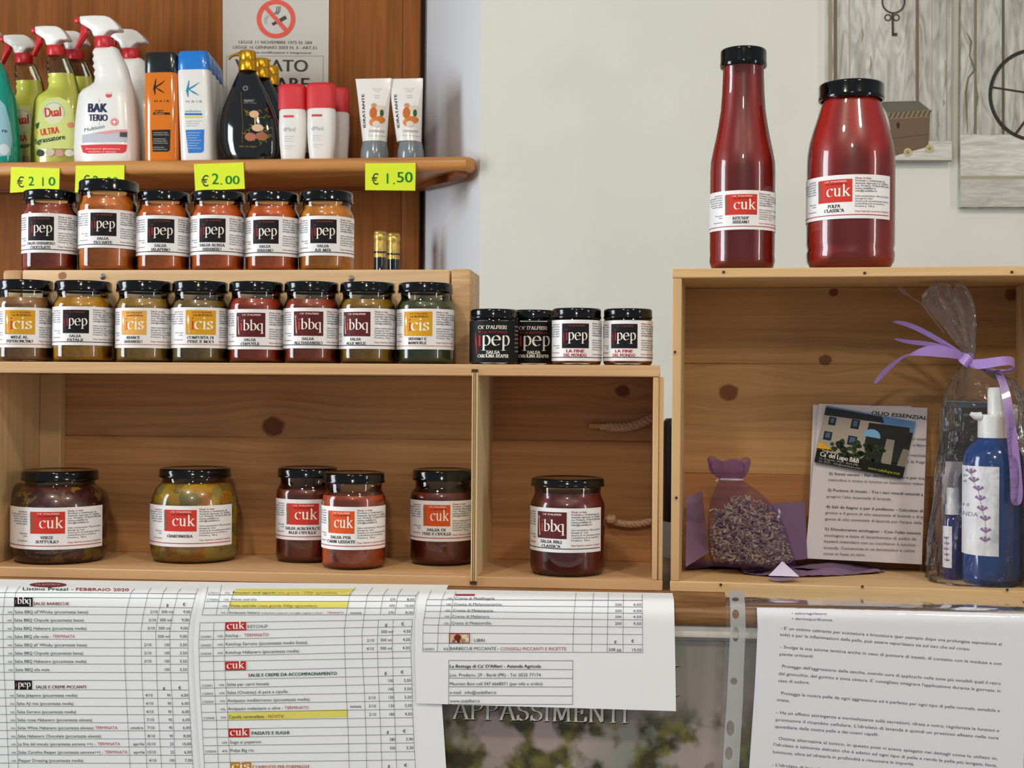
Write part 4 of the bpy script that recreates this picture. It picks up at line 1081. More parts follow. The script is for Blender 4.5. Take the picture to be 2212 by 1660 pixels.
for (y, x0, x1, t, ex, mon, c2, c3, code) in top_rows:
    a, b = q(x0, y + 10), q(x1, y + 10); pr.text(t, a[0], a[1], 4.7, TXT, to=b, lay=3)
    if ex: a, b = q(ex[0], y + 10), q(ex[1], y + 10); pr.text(ex[2], a[0], a[1], 4.7 if y != 330 else 3.2, ex[3], to=b, lay=3)
    if y == 330: a, b = q(1210, y + 10), q(1355, y + 10); pr.text('TERMINATO', a[0], a[1], 4, TXR, to=b, lay=3)
    sft = (330 - y) * .12
    cell(pr, q, mon, 1505, y, 4.7); cell(pr, q, c2, 1782 + sft, y - 1, 4.9); cell(pr, q, c3, 1943 + sft, y - 1, 4.9)
    a, b = q(x0 - 72, y + 10), q(x0 - 24, y + 10); pr.text('10%', a[0], a[1], 3.4, TXT, to=b, lay=3)
    if code: a, b = q(x0 - 212, y + 10), q(x0 - 115, y + 10); pr.text(code, a[0], a[1], 3.6, LINE, to=b, lay=3)
Ls = [(418, 390), (488, 450), (562, 520), (634, 592), (705, 662), (750, 718), (832, 793), (907, 868), (977, 940), (1045, 1012), (1113, 1083), (1183, 1155), (1253, 1227), (1326, 1300), (1398, 1370), (1468, 1443), (1540, 1517), (1612, 1587), (1690, 1665)]
def lx(y): return 128 - (y - 418) * .05 if y < 600 else 118 + (y - 600) * .042
def rxx(y): return 1940 - (y - 390) * .07 if y < 600 else 1925 + (y - 600) * .036
for (a, b) in Ls: pr.path([q(lx(a), a), q(rxx(b), b)], .8, LINE, 2, 8)
R2 = {1: ('CK0001', "Ketchup -", 345, 475, (505, 715, 'TERMINATO'), '', '', '300 ml', '4,50'), 2: ('CK0002', "Ketchup Serrano (piccantezza medio bassa)", 345, 1045, None, '', '2/10', '300 ml', '4,50'), 3: ('CK0003', "Ketchup Habanero (piccantezza media)", 345, 975, None, '', '4/10', '300 ml', '4,50'),
      7: ('CS0001', "Salsa per carni lessate", 357, 718, None, '', '', '130', '3,50'), 8: ('CS0002', "Salsa (Chutney) di pera e cipolle", 360, 877, None, '', '', '140', '3,50'), 9: ('CS0004', "Antipasto mediterraneo (piccantezza media)", 363, 1065, None, '', '3/10', '130', '3,50'),
      10: ('', "Antipasto melanzane e olive -", 367, 837, (850, 1057, 'TERMINATO'), 'estate', '3/10', '130', '3,50'), 11: ('CS0006', "Cipolle caramellate -", 372, 698, (708, 848, "NOVITA'"), '', '2/10', '180', '4,50'), 14: ('', "Sugo ai peperoni", 383, 650, None, '', '', '280', '3,90'), 15: ('CP0004', "Polpa Big rio", 385, 587, None, '', '', '500', '3,30')}
def ymid(i, x):
    (a, b), (c, d) = Ls[i], Ls[i + 1]
    f = (x - 130) / 1800
    return ((a + (b - a) * f) + (c + (d - c) * f)) / 2
band(365, 1385, 1186, 1250, 1158, 1225)
for i, (code, t, x0, x1, red, mon, c1, c2, c3) in R2.items():
    yo = 22
    a, b = q(x0, ymid(i, x0) + yo - 2), q(x1, ymid(i, x1) + yo - 2); pr.text(t, a[0], a[1], 6.5, TXT, to=b, lay=3)
    if red: a, b = q(red[0], ymid(i, red[0]) + yo - 2), q(red[1], ymid(i, red[1]) + yo - 2); pr.text(red[2], a[0], a[1], 6.5, TXR, to=b, lay=3)
    X = rxx(ymid(i, 1900))
    for t2, xr in ((mon, X - 440), (c1, X - 315), (c2, X - 162), (c3, X - 8)): cell(pr, q, t2, xr, ymid(i, xr) + 6, 6.3)
    a, b = q(x0 - 72, ymid(i, x0) + yo), q(x0 - 20, ymid(i, x0) + yo - 1); pr.text('10%' if i != 15 else '4%', a[0], a[1], 4.6, TXT, to=b, lay=3)
    if code: a, b = q(x0 - 215, ymid(i, x0 - 150) + yo + 3), q(x0 - 118, ymid(i, x0 - 120) + yo + 1); pr.text(code, a[0], a[1], 4.8, LINE, to=b, lay=3)
for i, xx in ((0, 345), (5, 343), (13, 372), (17, 388)):
    bgc = ink(192, 44, 44) if i != 17 else ink(196, 134, 30)
    pts = [q(xx, ymid(i, xx) - 36), q(xx + 176, ymid(i, xx + 176) - 36), q(xx + 176, ymid(i, xx + 176) + 36), q(xx, ymid(i, xx) + 36)]
    pr.poly(pts, bgc, 3)
    pr.text('cuk' if i != 17 else 'cis', pts[3][0] + 4, pts[3][1] - 3.5, 16, ink(246, 240, 234), to=(pts[2][0] - 2, pts[2][1] - 3.5), lay=4, serif=True)
for (i, t, x0, x1, m, bo) in ((0, 'KETCHUP', 533, 705, ink(96, 104, 104), 0), (6, 'SALSE E CREME DA ACCOMPAGNAMENTO', 540, 1298, GRN, .04), (13, 'PASSATE E SUGHI', 568, 890, GRN, .04), (17, 'COMPOSTE PER FORMAGGI', 575, 1060, ink(198, 120, 84), .03)):
    a, b = q(x0, ymid(i, x0) + 18), q(x1, ymid(i, x1) + 18); pr.text(t, a[0], a[1], 6.6, m, to=b, lay=3, bold=bo)
    X = rxx(ymid(i, 1900))
    for g, xg in (('g', X - 222), ('€', X - 80)):
        a = q(xg, ymid(i, xg) + 20); pr.text(g, a[0], a[1], 6.5, TXT, 'c', lay=3, bold=.04)
pr.build('print', H2.mapr(), sh2, maxe=6.0)

# right price list
H3 = Hang(YLF - 0.0078, 0.0156, 0.0054)
sh3 = thing('price_list', 'short white price list sheet ending with a boxed shop address', 'sheet', (P(1180, 1400, H3.Ys).x, H3.Ys, ZB))
q = S((880, 1240), 3.568)
V, F = sheet_mesh(H3, [q(95, 118), q(80, 200), q(60, 400), q(60, 700), q(72, 1000)], [q(2043, 150), q(2055, 210), q(2060, 450), q(2066, 750), q(2070, 1060)])
mk('paper', V, F, PAPER, sh3)
pr = Print(-1)
for c in ([(185, 130), (150, 210), (122, 400), (120, 600)], [(295, 140), (265, 210), (240, 400), (232, 600)], [(375, 140), (350, 210), (330, 400), (322, 600)], [(1300, 150), (1285, 300), (1280, 450), (1275, 602)], [(1435, 150), (1425, 300), (1420, 604)], [(1550, 150), (1545, 300), (1540, 606)], [(1665, 155), (1663, 350), (1663, 606)], [(1810, 160), (1812, 350), (1813, 607)]):
    pr.path([q(*p) for p in c], .8, LINE, 2, 5)
for (x0, y0, x1, y1) in ((150, 201, 1811, 208), (140, 246, 1811, 258), (133, 290, 1812, 306), (128, 340, 1812, 355), (123, 394, 1812, 412), (122, 456, 1812, 468), (120, 535, 1813, 545), (118, 600, 1813, 607)):
    pr.path([q(x0, y0), q(x1, y1)], .8, LINE, 2, 10)
for (y, x0, x1, t) in ((193, 365, 673, 'Crema di Melafragola'), (237, 358, 727, 'Crema di Melarosacanina'), (283, 350, 662, 'Crema di Melampone'), (328, 345, 632, 'Crema di Melamora'), (381, 338, 648, 'Crema di Melamirtillo')):
    hh = 5.2 if y < 340 else 6
    a, b = q(x0, y + 9), q(x1, y + 10); pr.text(t, a[0], a[1], hh, TXT, to=b, lay=3)
    a, b = q(x0 - 62, y + 8), q(x0 - 18, y + 8); pr.text('10%', a[0], a[1], 3.8, TXT, to=b, lay=3)
    if y > 200:
        a, b = q(1600, y + 13), q(1652, y + 13); pr.text('200', a[0], a[1], hh, TXT, to=b, lay=3)
        a, b = q(1740, y + 13), q(1804, y + 13); pr.text('4,50', a[0], a[1], hh, TXT, to=b, lay=3)
a, b = q(370, 160), q(520, 172); pr.rect(a[0], a[1], b[0], b[1], ink(160, 50, 60), 2, nx=3, ny=2)
a, b = q(322, 458), q(482, 533); pr.rect(a[0], a[1], b[0], b[1], ink(178, 50, 52), 3)
a, b = q(330, 466), q(476, 530); pr.rect(a[0], a[1], b[0], b[1], ink(206, 186, 164), 4)
for (x, y, r, c) in ((388, 492, 28, (120, 40, 32)), (440, 485, 20, (228, 214, 176)), (430, 515, 16, (176, 130, 84)), (462, 505, 13, (232, 222, 196)), (358, 518, 12, (140, 96, 72)), (395, 520, 12, (92, 50, 36))):
    a = q(x, y); pr.disc(a[0], a[1], r / 3.568, r / 3.9, ink(*c), 5, 14)
for (t, x0, x1, y, h, m, bo) in (('LIBRI', 512, 600, 524, 6.4, TXT, 0), ('LB0001', 124, 213, 588, 4.6, LINE, 0), ('ES', 279, 316, 588, 4.8, TXT, 0), ('BARBECUE PICCANTE -', 328, 707, 588, 6.6, TXT, 0), ('CONSIGLI PICCANTI E RICETTE', 716, 1226, 590, 6.6, TXR, 0), ('208 pg', 1548, 1648, 595, 6.2, TXT, 0), ('19,50', 1727, 1806, 598, 6.2, TXT, 0),
        ("La Bottega di Ca' D'Alfieri - Azienda Agricola", 325, 1030, 724, 6.6, TXT, .035), ('Loc. Predario, 29 - Bardi (PR) - Tel. 0525 77174', 325, 1030, 791, 6.6, TXT, 0), ('Maurizio Bovi cell 347 6668071 (per info e ordini)', 325, 1044, 859, 6.6, TXT, 0), ('e-mail:  info@cadalfieri.it', 326, 686, 926, 6.6, TXT, 0), ('www.cadalfieri.it', 328, 560, 992, 6.6, TXT, 0)):
    a, b = q(x0, y), q(x1, y); pr.text(t, a[0], a[1], h, m, to=b, lay=3, bold=bo)
for g, xg in (('g', 1603), ('€', 1738)):
    a = q(xg, 530); pr.text(g, a[0], a[1], 6.4, TXT, 'c', lay=3, bold=.04)
for y in (668, 736, 804, 871, 939, 1005): pr.path([q(320, y), q(1275, y + 2)], .9, LINE, 2, 3)
for x in (320, 1275): pr.path([q(x, 668), q(x - 1, 1006)], .9, LINE, 2, 3)
pr.build('print', H3.mapr(), sh3, maxe=6.0)

# ------------------------------------------------------------------ poster on the counter front
YP = YLF + 0.0125
def poster_mat():
    m, nt, out = newmat('poster_photo')
    N, L = nt.nodes.new, nt.links.new
    tc = N('ShaderNodeTexCoord'); sp = N('ShaderNodeSeparateXYZ'); L(tc.outputs['Object'], sp.inputs[0])
    n1 = N('ShaderNodeTexNoise'); n1.inputs['Scale'].default_value = 26; n1.inputs['Detail'].default_value = 3.5
    n2 = N('ShaderNodeTexNoise'); n2.inputs['Scale'].default_value = 60; n2.inputs['Detail'].default_value = 2
    n3 = N('ShaderNodeTexNoise'); n3.inputs['Scale'].default_value = 9; n3.inputs['Detail'].default_value = 1
    for n in (n1, n2, n3): L(tc.outputs['Object'], n.inputs['Vector'])
    base = N('ShaderNodeValToRGB'); base.color_ramp.elements[0].color = lin((120, 128, 118)) + (1,); base.color_ramp.elements[1].color = lin((164, 150, 148)) + (1,)
    base.color_ramp.elements[0].position = .38; base.color_ramp.elements[1].position = .62
    L(n3.outputs['Fac'], base.inputs[0])
    dark = N('ShaderNodeMapRange'); dark.inputs[1].default_value = .44; dark.inputs[2].default_value = .53; L(n1.outputs['Fac'], dark.inputs[0])
    hm = N('ShaderNodeMapRange'); hm.inputs[1].default_value = -.045; hm.inputs[2].default_value = -.075; L(sp.outputs[2], hm.inputs[0])
    mm = N('ShaderNodeMath'); mm.operation = 'MULTIPLY'; L(dark.outputs[0], mm.inputs[0]); L(hm.outputs[0], mm.inputs[1])
    leaf = N('ShaderNodeValToRGB'); leaf.color_ramp.elements[0].color = lin((58, 56, 36)) + (1,); leaf.color_ramp.elements[1].color = lin((112, 108, 54)) + (1,)
    leaf.color_ramp.elements[0].position = .4; leaf.color_ramp.elements[1].position = .65; L(n2.outputs['Fac'], leaf.inputs[0])
    m1 = N('ShaderNodeMix'); m1.data_type = 'RGBA'; L(mm.outputs[0], m1.inputs[0]); L(base.outputs[0], m1.inputs[6]); L(leaf.outputs[0], m1.inputs[7])
    b = N('ShaderNodeBsdfPrincipled'); b.inputs['Roughness'].default_value = .3; L(m1.outputs[2], b.inputs['Base Color']); L(b.outputs[0], out.inputs[0])
    return m
pz0, pz1 = P(1300, 1760, YP).z, P(1300, 1381, YP).z
pst = thing('poster', 'printed poster of blurred plants with white serif title behind the price lists', 'poster', (P(1300, 1400, YP).x, YP, pz1))
px0, px1 = P(930, 1500, YP).x, P(1680, 1500, YP).x
box('poster_sheet', px0, px1, YP, YP + 0.0012, pz0, pz1, poster_mat(), pst)
pr = Print(-1); q = S((880, 1240), 3.568)
a, b = q(352, 1118), q(1715, 1150)
pr.text('APPASSIMENTI', a[0] + 1.5, a[1] + 2.2, 40, ink(40, 36, 34), to=(b[0] + 1.5, b[1] + 2.2), lay=1, serif=True, nib=.07)
pr.text('APPASSIMENTI', a[0], a[1], 40, ink(246, 244, 238), to=b, lay=2, serif=True, nib=.068)
pr.build('title', ypx(YP, .0002), pst)
pr = Print(-1)
pr.text('I', 1441, 1505, 64, ink(40, 36, 34), w=36, lay=1, serif=True, nib=.075)
pr.text('I', 1438, 1503, 64, ink(232, 228, 220), w=36, lay=2, serif=True, nib=.065)
pr.build('title_letter', ypx(YP, .0002), pst)

# ------------------------------------------------------------------ plastic sleeve with the lavender leaflet
H4 = Hang(YLF - 0.0042, 0.010, 0.0022)
H4b = Hang(YLF - 0.0048, 0.0106, 0.0028)
plastic = thin_glass('sleeve_plastic', (.98, .98, .98), 1.4, .1, .035, (.9, .9, .9), bump=.12, bscale=14)
slv = thing('plastic_sleeve', 'clear punched plastic sleeve holding a printed lavender text, hung over the ledge', 'sleeve', (P(1880, 1500, H4.Ys).x, H4.Ys, ZB))
q = S((1420, 1240), 2.793)
V, F = sheet_mesh(H4, [q(590, 112), q(600, 200), q(605, 330), q(588, 680), q(548, 1260)], [q(2180, 155), q(2218, 215), q(2228, 330), q(2226, 680), q(2205, 1260)])
ppr = mk('paper', V, F, plain('sleeve_paper', (238, 240, 250), .7), slv)
V, F = sheet_mesh(H4b, [q(405, 95), q(415, 190), q(415, 330), q(400, 680), q(362, 1260)], [q(2185, 148), q(2226, 205), q(2236, 330), q(2234, 680), q(2213, 1260)])
mk('plastic_film', V, F, plastic, slv)
# white punched strip with its holes cut through
outer = [q(x, y) for x, y in ((432, 105), (440, 200), (440, 330), (428, 560), (418, 780), (405, 960), (390, 1250))] + [q(x, y) for x, y in ((488, 1250), (505, 960), (515, 780), (522, 560), (532, 330), (530, 200), (522, 105))]
holes = []
for (cx, cy, a, b) in ((471, 157, 22, 13), (472, 245, 21, 27), (472, 366, 21, 44), (461, 648, 21, 21), (440, 932, 24, 47), (431, 1084, 22, 41)):
    holes.append([q(cx + a * math.cos(-2 * math.pi * k / 18), cy + b * math.sin(-2 * math.pi * k / 18)) for k in range(18)])
polys = [[Vector((x, y, 0)) for x, y in l] for l in [outer] + holes]
tri = tessellate_polygon(polys); flat = [v for l in polys for v in l]
pr = Print(-1); pr.V = [(v.x, v.y, 0) for v in flat]; pr.F = [list(t) for t in tri]; pr.M = [0] * len(tri); pr.mats = [sheer('strip_white', (216, 220, 222), .72)]
pr.build('punched_strip', lambda x, y, l: H4b.at(x, y, .0004), slv, maxe=5.0)
pr = Print(-1); TX2 = ink(74, 76, 88)
LT = [("• rigenerante", 810, 207, 978, 209, 3.6), ("• seboregolatore", 810, 246, 1022, 249, 5), ("• dermopurificante.", 810, 278, 1062, 287, 5.4),
      ("- E' un ottimo calmante per scottature e bruciature (per esempio dopo una prolungata esposizione al", 742, 336, 2078, 434, 6.4), ("sole) e per le infiammazioni della pelle, può essere vaporizzato sia sul viso che sul corpo.", 738, 374, 1888, 464, 6.4),
      ("- Svolge la sua azione lenitiva anche in caso di punture di insetti, di contatto con le meduse e con", 740, 449, 2078, 552, 6.4), ("piante urticanti.", 735, 493, 945, 507, 6.4),
      ("Protegge dall'aggressione delle zecche, avendo cura di applicarlo nelle zone più sensibili quali il retro", 750, 566, 2073, 672, 6.4), ("del ginocchio, del gomito e zona cintura. E' consigliato integrare l'applicazione durante la giornata, in", 730, 610, 2072, 716, 6.4), ("caso di sudore.", 728, 653, 920, 666, 6.4),
      ("Protegge la nostra pelle da ogni aggressione ed è perfetto per ogni tipo di pelle normale, sensibile e", 744, 729, 2066, 836, 6.4), ("mista.", 720, 769, 800, 775, 6.4),
      ("- Ha un effetto astringente e normalizzante sulle secrezioni, idrata e nutre, regolarizza le funzioni e", 718, 845, 2062, 956, 6.4), ("promuove il ricambio cellulare. L'idrolato di lavanda è quindi un prezioso alleato nella cura", 712, 888, 2058, 1000, 6.4), ("quotidiana della nostra pelle e dei nostri capelli.", 708, 930, 1335, 980, 6.4),
      ("Ottima alternativa al tonico, in questo post vi avevo spiegato nei dettagli come lo utilizzo io,", 728, 1002, 2052, 1124, 6.4), ("l'idrolato è talmente delicato che è adatto ad ogni tipo di pelle e rende la pelle più levigata, liscia,", 698, 1038, 2050, 1167, 6.4), ("luminosa, oltre ad idratarla in profondità e rimuovere le impurità.", 695, 1083, 1550, 1158, 6.4),
      ("- L'idrolato di lavanda è ideale", 690, 1160, 1110, 1200, 6.4)]
for (t, x0, y0, x1, y1, h) in LT:
    a, b = q(x0, y0), q(x1, y1); pr.text(t, a[0], a[1], h, TX2, to=b, lay=1)
pr.build('print', H4.mapr(.00006), ppr)
set_frame()

# ------------------------------------------------------------------ things on the wall shelf
set_frame(*SFR)
EPS = 0.0002
class Loft:
    """moulded bottle: rounded sections read off the photo as (row, left, right[, depth factor]) and set upright on a base height"""
    def __init__(s, secs, Yc, zb, dr=.62, ex=2.8, dmax=1.0, k=1.0, top=None):
        s.Yc, s.ex, s.S = Yc, ex, []
        for row in secs:
            py, xl, xr = row[:3]; f = row[3] if len(row) > 3 else 1.0
            a, b = P(xl, py, Yc), P(xr, py, Yc)
            hw = (b.x - a.x) / 2; s.S.append([(a.z + b.z) / 2, (a.x + b.x) / 2, hw, min(hw * dr, dmax) * f])
        s.S.sort(key=lambda r: r[0])
        zlo = s.S[0][0]
        for r in s.S:                      # the lowest section meets the support
            w = max(0.0, 1 - (r[0] - zlo) / 0.03); r[0] += (zb - zlo) * w
        s.zb = zb
    def at(s, z):
        S_ = s.S
        if z <= S_[0][0]: return S_[0][1:]
        for i in range(len(S_) - 1):
            if z <= S_[i + 1][0]:
                f = (z - S_[i][0]) / max(1e-9, S_[i + 1][0] - S_[i][0])
                return [S_[i][j] + (S_[i + 1][j] - S_[i][j]) * f for j in (1, 2, 3)]
        return S_[-1][1:]
    def surf(s, x, z):
        xc, hw, hd = s.at(z); t = min(.97, abs((x - xc) / hw)) if hw > 0 else .97
        return s.Yc - hd * (1 - t ** s.ex) ** (1 / s.ex)
    def geo(s, n=36, z0=None, z1=None, shrink=0.0):
        V, F = [], []
        rows = [r for r in s.S if (z0 is None or r[0] >= z0 - 1e-6) and (z1 is None or r[0] <= z1 + 1e-6)]
        if z1 is not None and rows[-1][0] < z1 - 1e-5: rows = rows + [[z1] + s.at(z1)]
        for (z, xc, hw, hd) in rows:
            hw, hd = max(hw - shrink, .0004), max(hd - shrink, .0004)
            for k in range(n):
                a = 2 * math.pi * k / n; c, d = math.cos(a), math.sin(a)
                V.append((xc + hw * math.copysign(abs(c) ** (2 / s.ex), c), s.Yc + hd * math.copysign(abs(d) ** (2 / s.ex), d), z))
        m = len(rows)
        for i in range(m - 1):
            for k in range(n):
                k2 = (k + 1) % n
                F.append((i * n + k, i * n + k2, (i + 1) * n + k2, (i + 1) * n + k))
        F.append(list(range(n))[::-1]); F.append([(m - 1) * n + k for k in range(n)])
        return V, F
    def mapr(s, e=0.0002):
        def f(px, py, l):
            p = P(px, py, s.Yc - s.S[len(s.S) // 3][3])
            return Vector((p.x, s.surf(p.x, p.z) - 0.0004 - e * l, p.z))
        return f
    @property
    def base(s): return (s.S[0][1], s.Yc, s.zb)

RED = plain('red_plastic', (206, 30, 40), .35, coat=.2)
WPL = plain('white_plastic', (236, 234, 228), .28, coat=.3)
CLEAR = thin_glass('clear_plastic', (.95, .96, .94), 1.45, .05)
SECS = [(346, 168, 297), (341, 164, 299), (320, 163, 299), (290, 164, 298), (260, 166, 296), (225, 170, 293), (206, 173, 291), (196, 180, 289), (187, 195, 286), (179, 205, 284), (168, 207, 281), (160, 204, 279), (152, 207, 277), (144, 202, 274), (137, 205, 271), (129, 201, 267), (122, 204, 263), (114, 201, 259), (107, 204, 256), (103, 208, 250)]
HEADP = [(177, 38), (205, 36.5), (232, 37), (244, 41.5), (256, 53), (265, 66), (259, 69), (244, 68), (236, 73), (229.5, 82), (207, 82), (202, 68), (190.5, 61), (178, 54)]
NOZ = [(163, 40), (177, 38), (178, 53), (164, 52)]
TRG = [(178, 54), (191.5, 62), (189, 74), (169, 106), (165, 103), (175, 77)]
def spray(label, cx, cb, s, Y, body, liquid=None, level=None, group='trigger spray bottles on the shelf', head=WPL, accent=RED, sx=1.0):
    """cx, cb: neck centre and foot of the collar in the photo; s: size against the white front bottle"""
    T = lambda x, y: (cx + (x - 231) * s * sx, cb + (y - 104) * s)
    secs = [T(a, y)[1:] + (T(a, y)[0], T(b, y)[0]) for y, a, b in SECS]
    lf = Loft(secs, Y, ZSH + EPS, .50, 2.6)
    o = thing('spray_bottle', label, 'spray bottle', lf.base, group=group)
    if liquid is None:
        V, F = lf.geo(); mk('body', V, F, body, o)
    else:
        V, F = lf.geo(); mk('body', V, F, body, o)
        zl = P(cx, cb + (level - 104) * s, Y).z
        V, F = lf.geo(z1=zl, shrink=.0012); mk('liquid', V, F, liquid, o)
    m = mpp(P(cx, cb, Y)); c = P(T(225.5, 104)[0], cb, Y)
    z0 = c.z - .001; hh = 23 * s * m; r = 21 * s * m
    prof = [(0, 0), (r * .94, 0), (r, .002), (r, hh * .8), (r * .93, hh), (0, hh)]
    V, F = lathe(prof, 40, c.x, Y, z0); mk('collar', V, F, accent, o)
    w = 15 * s * m
    for nm, pl_, ma, ww in (('trigger_head', HEADP, head, w), ('nozzle', NOZ, accent, w * .72), ('trigger', TRG, accent, w * .55)):
        pts = [P(*T(x, y), Y) for x, y in pl_]
        V, F = prism([(p.x, p.z) for p in pts], Y - ww, Y + ww, bev=min(.004, ww * .35)); mk(nm, V, F, ma, o, sharp=50)
    return o, lf

# white disinfectant sprays
YB1 = YSH + 0.052
ob, lf = spray('white disinfectant spray bottle with red trigger at the shelf front', 231, 104, 1.0, YB1, WPL)
pr = Print(-1)
pr.text('BAK', 190, 243, 19, NAVY, w=42, bold=.09, res=3); pr.text('TERIO', 193, 262, 14, NAVY, w=41, bold=.08, res=3)
pr.disc(248, 264, 8.2, 8.2, ink(226, 110, 112), 1); pr.ring(248, 264, 6.4, .9, ink(244, 220, 220), 2); pr.rect(246.6, 260, 249.4, 268, ink(250, 240, 240), 2); pr.rect(244, 262.6, 252, 265.4, ink(250, 240, 240), 3)
pr.disc(235, 206, 6.6, 5.5, ink(214, 92, 96), 1); pr.rect(229, 200, 241, 204, ink(240, 200, 200), 2)
pr.text('Multiuso', 182, 286, 8, ink(70, 110, 130), to=(228, 277), slant=.2)
pr.area([(178, 292), (205, 288), (240, 286), (273, 280), (273, 306), (178, 309)], ink(196, 196, 206), 1)
pr.area([(205, 288), (250, 281), (272, 279), (272, 285), (230, 291)], ink(230, 160, 160), 2)
pr.rect(259, 284, 273, 296, ink(80, 82, 86), 2)
pr.area([(175, 314), (273, 312), (271, 326), (265, 331), (190, 333), (180, 330)], ink(220, 66, 70), 1)
pr.text('detergente igienizzante', 186, 324, 3.6, ink(250, 220, 220), w=74, lay=2); pr.text('superfici e tessuti', 192, 330, 3.2, ink(250, 220, 220), w=60, lay=2)
pr.path([(215, 214), (215, 221)], .8, ink(150, 150, 156)); pr.path([(216, 265), (216, 271)], .8, ink(150, 150, 156))
pr.build('print', lf.mapr(), ob, maxe=5.0)
spray('white disinfectant spray bottle partly hidden behind the front one', 288, 128, .93, YB1 + .085, WPL)
# yellow green degreaser sprays
lime = plain('lime_liquid', (240, 240, 118), .25, coat=.3, noise=.08, nscale=20)
LIMEB = thin_glass('lime_bottle', (.96, .97, .80), 1.45, .04)
def dual(lab, cx, cb, s, Y, txt):
    o, lf = spray(lab, cx, cb, s, Y, LIMEB, lime, 146, sx=.88)
    if txt is None: return
    dx, dy = cx - 125, cb - 121.5
    pr = Print(-1); t = lambda x, y: (x + dx, y + dy)
    pr.area([t(*p) for p in ((76, 322), (78, 262), (86, 226), (104, 212), (128, 210), (146, 218), (156, 240), (160, 280), (162, 322))], ink(206, 212, 128), 1)
    c = t(117, 244); pr.disc(c[0], c[1], 22, 26, ink(214, 216, 176), 2, 28); pr.ring(c[0], c[1], 22, 1.4, ink(140, 160, 180), 3, a0=170, a1=380)
    a, b = t(98, 254), t(134, 251); pr.text('Dual', a[0], a[1], 20, ink(200, 40, 44), to=b, lay=4, bold=.06, res=3)
    a, b = t(90, 294), t(130, 288); pr.text('ULTRA', a[0], a[1], 14, ink(206, 62, 44), to=b, lay=3, bold=.08, res=3)
    a, b = t(76, 312), t(143, 301); pr.text('Sgrassatore', a[0], a[1], 11, ink(24, 66, 48), to=b, lay=3, bold=.06)
    c = t(152, 270); pr.disc(c[0], c[1], 6.5, 6.5, ink(214, 140, 110), 3)
    pr.area([t(*p) for p in ((74, 276), (82, 284), (80, 300), (73, 290))], ink(206, 170, 30), 3); pr.area([t(*p) for p in ((76, 268), (86, 264), (84, 276), (79, 280))], ink(50, 84, 36), 3)
    for (x, y, r, col) in ((88, 331, 9, (60, 66, 60)), (110, 330, 10, (206, 192, 170)), (130, 332, 9, (200, 150, 140)), (150, 331, 9, (226, 216, 206))):
        c = t(x, y); pr.disc(c[0], c[1], r, r * .85, ink(*col), 3, 16)
    pr.build('print', lf.mapr(), o, maxe=5.0)
dual('lime green degreaser spray bottle at the front beside the white one', 125, 121.5, .93, YSH + .088, 1)
dual('lime green degreaser spray bottle behind the teal bottle', 55.5, 138, .90, YSH + .155, 1)
dual('lime green degreaser spray bottle hidden between the front sprays', 166, 130, .90, YSH + .155, None)
# teal bottle at the frame edge
teal = plain('teal_liquid', (0, 150, 128), .15, coat=.6)
o, lf = spray('teal green spray bottle next to the lime degreasers', -38, 112, 1.0, YSH + .045, teal, accent=plain('teal_cap', (10, 120, 110), .4), sx=1.14)
pr = Print(-1)
pr.area([(-30, 345), (-30, 215), (-8, 208), (6, 226), (14, 262), (18, 300), (16, 334)], ink(150, 196, 206), 1)
pr.text('re', 2, 285, 8, ink(30, 50, 90), w=9, lay=2, bold=.06); pr.disc(6, 322, 9, 12, ink(214, 224, 228), 2)
pr.build('print', lf.mapr(), o, maxe=5.0)

# shampoos
def shampoo(label, secs, capsecs, Y, body, capm, group=None, **kw):
    lf = Loft(secs, Y, ZSH + EPS, **kw)
    o = thing('shampoo_bottle', label, 'shampoo', lf.base, group=group)
    V, F = lf.geo(48); mk('body', V, F, body, o)
    lc_ = Loft(capsecs, Y, lf.S[-1][0] - .0002, **kw); V, F = lc_.geo(48); mk('cap', V, F, capm, o, sharp=50)
    return o, lf
KS = [((0, 0), (.16, 1)), ((.16, .52), (1, .86)), ((.2, .5), (.98, .06))]
def kmark(pr, x, y, w, h, mat):
    pr.path([(x + .16 * w, y + h), (x + .10 * w, y + .6 * h), (x + .24 * w, y)], [w * .05, w * .2, w * .05], mat)
    pr.path([(x + .2 * w, y + .52 * h), (x + .6 * w, y + .35 * h), (x + w, y + .12 * h)], [w * .12, w * .12, w * .03], mat)
    pr.path([(x + .22 * w, y + .55 * h), (x + .6 * w, y + .72 * h), (x + w, y + .9 * h)], [w * .05, w * .13, w * .03], mat)
    pr.path([(x, y + .66 * h), (x + .3 * w, y + .5 * h)], [w * .03, w * .1], mat)
YS1 = YSH + .035
orange = plain('orange_shampoo', (222, 118, 14), .12, coat=.7)
o, lf = shampoo('amber orange shampoo bottle with black cap beside the blue capped one', [(346, 319, 386), (342, 317, 388), (250, 316, 388), (166, 316, 387), (160, 318, 385)], [(160, 317, 386), (157, 316, 387), (122, 316.5, 386), (117, 318, 384)], YS1, orange, plain('black_cap', (18, 22, 20), .2, coat=.5), dr=.5, ex=4)
pr = Print(-1); bk = ink(46, 26, 16)
kmark(pr, 331, 170, 25, 35, bk)
for i, c in enumerate('KEIR'): pass
pr.text('H A I R', 333, 221, 5, bk, w=33); pr.text('argan', 334, 241, 5, bk, w=20); pr.rect(331, 243, 367, 248, ink(60, 26, 16)); pr.text('shampoo', 335, 247, 3, ink(230, 190, 150), w=20, lay=2)
pr.build('print', lf.mapr(), o, maxe=5.0); pr = Print(-1)
pr.area([(328, 281), (368, 280), (367, 324), (363, 328), (330, 328)], ink(32, 30, 28), 1)
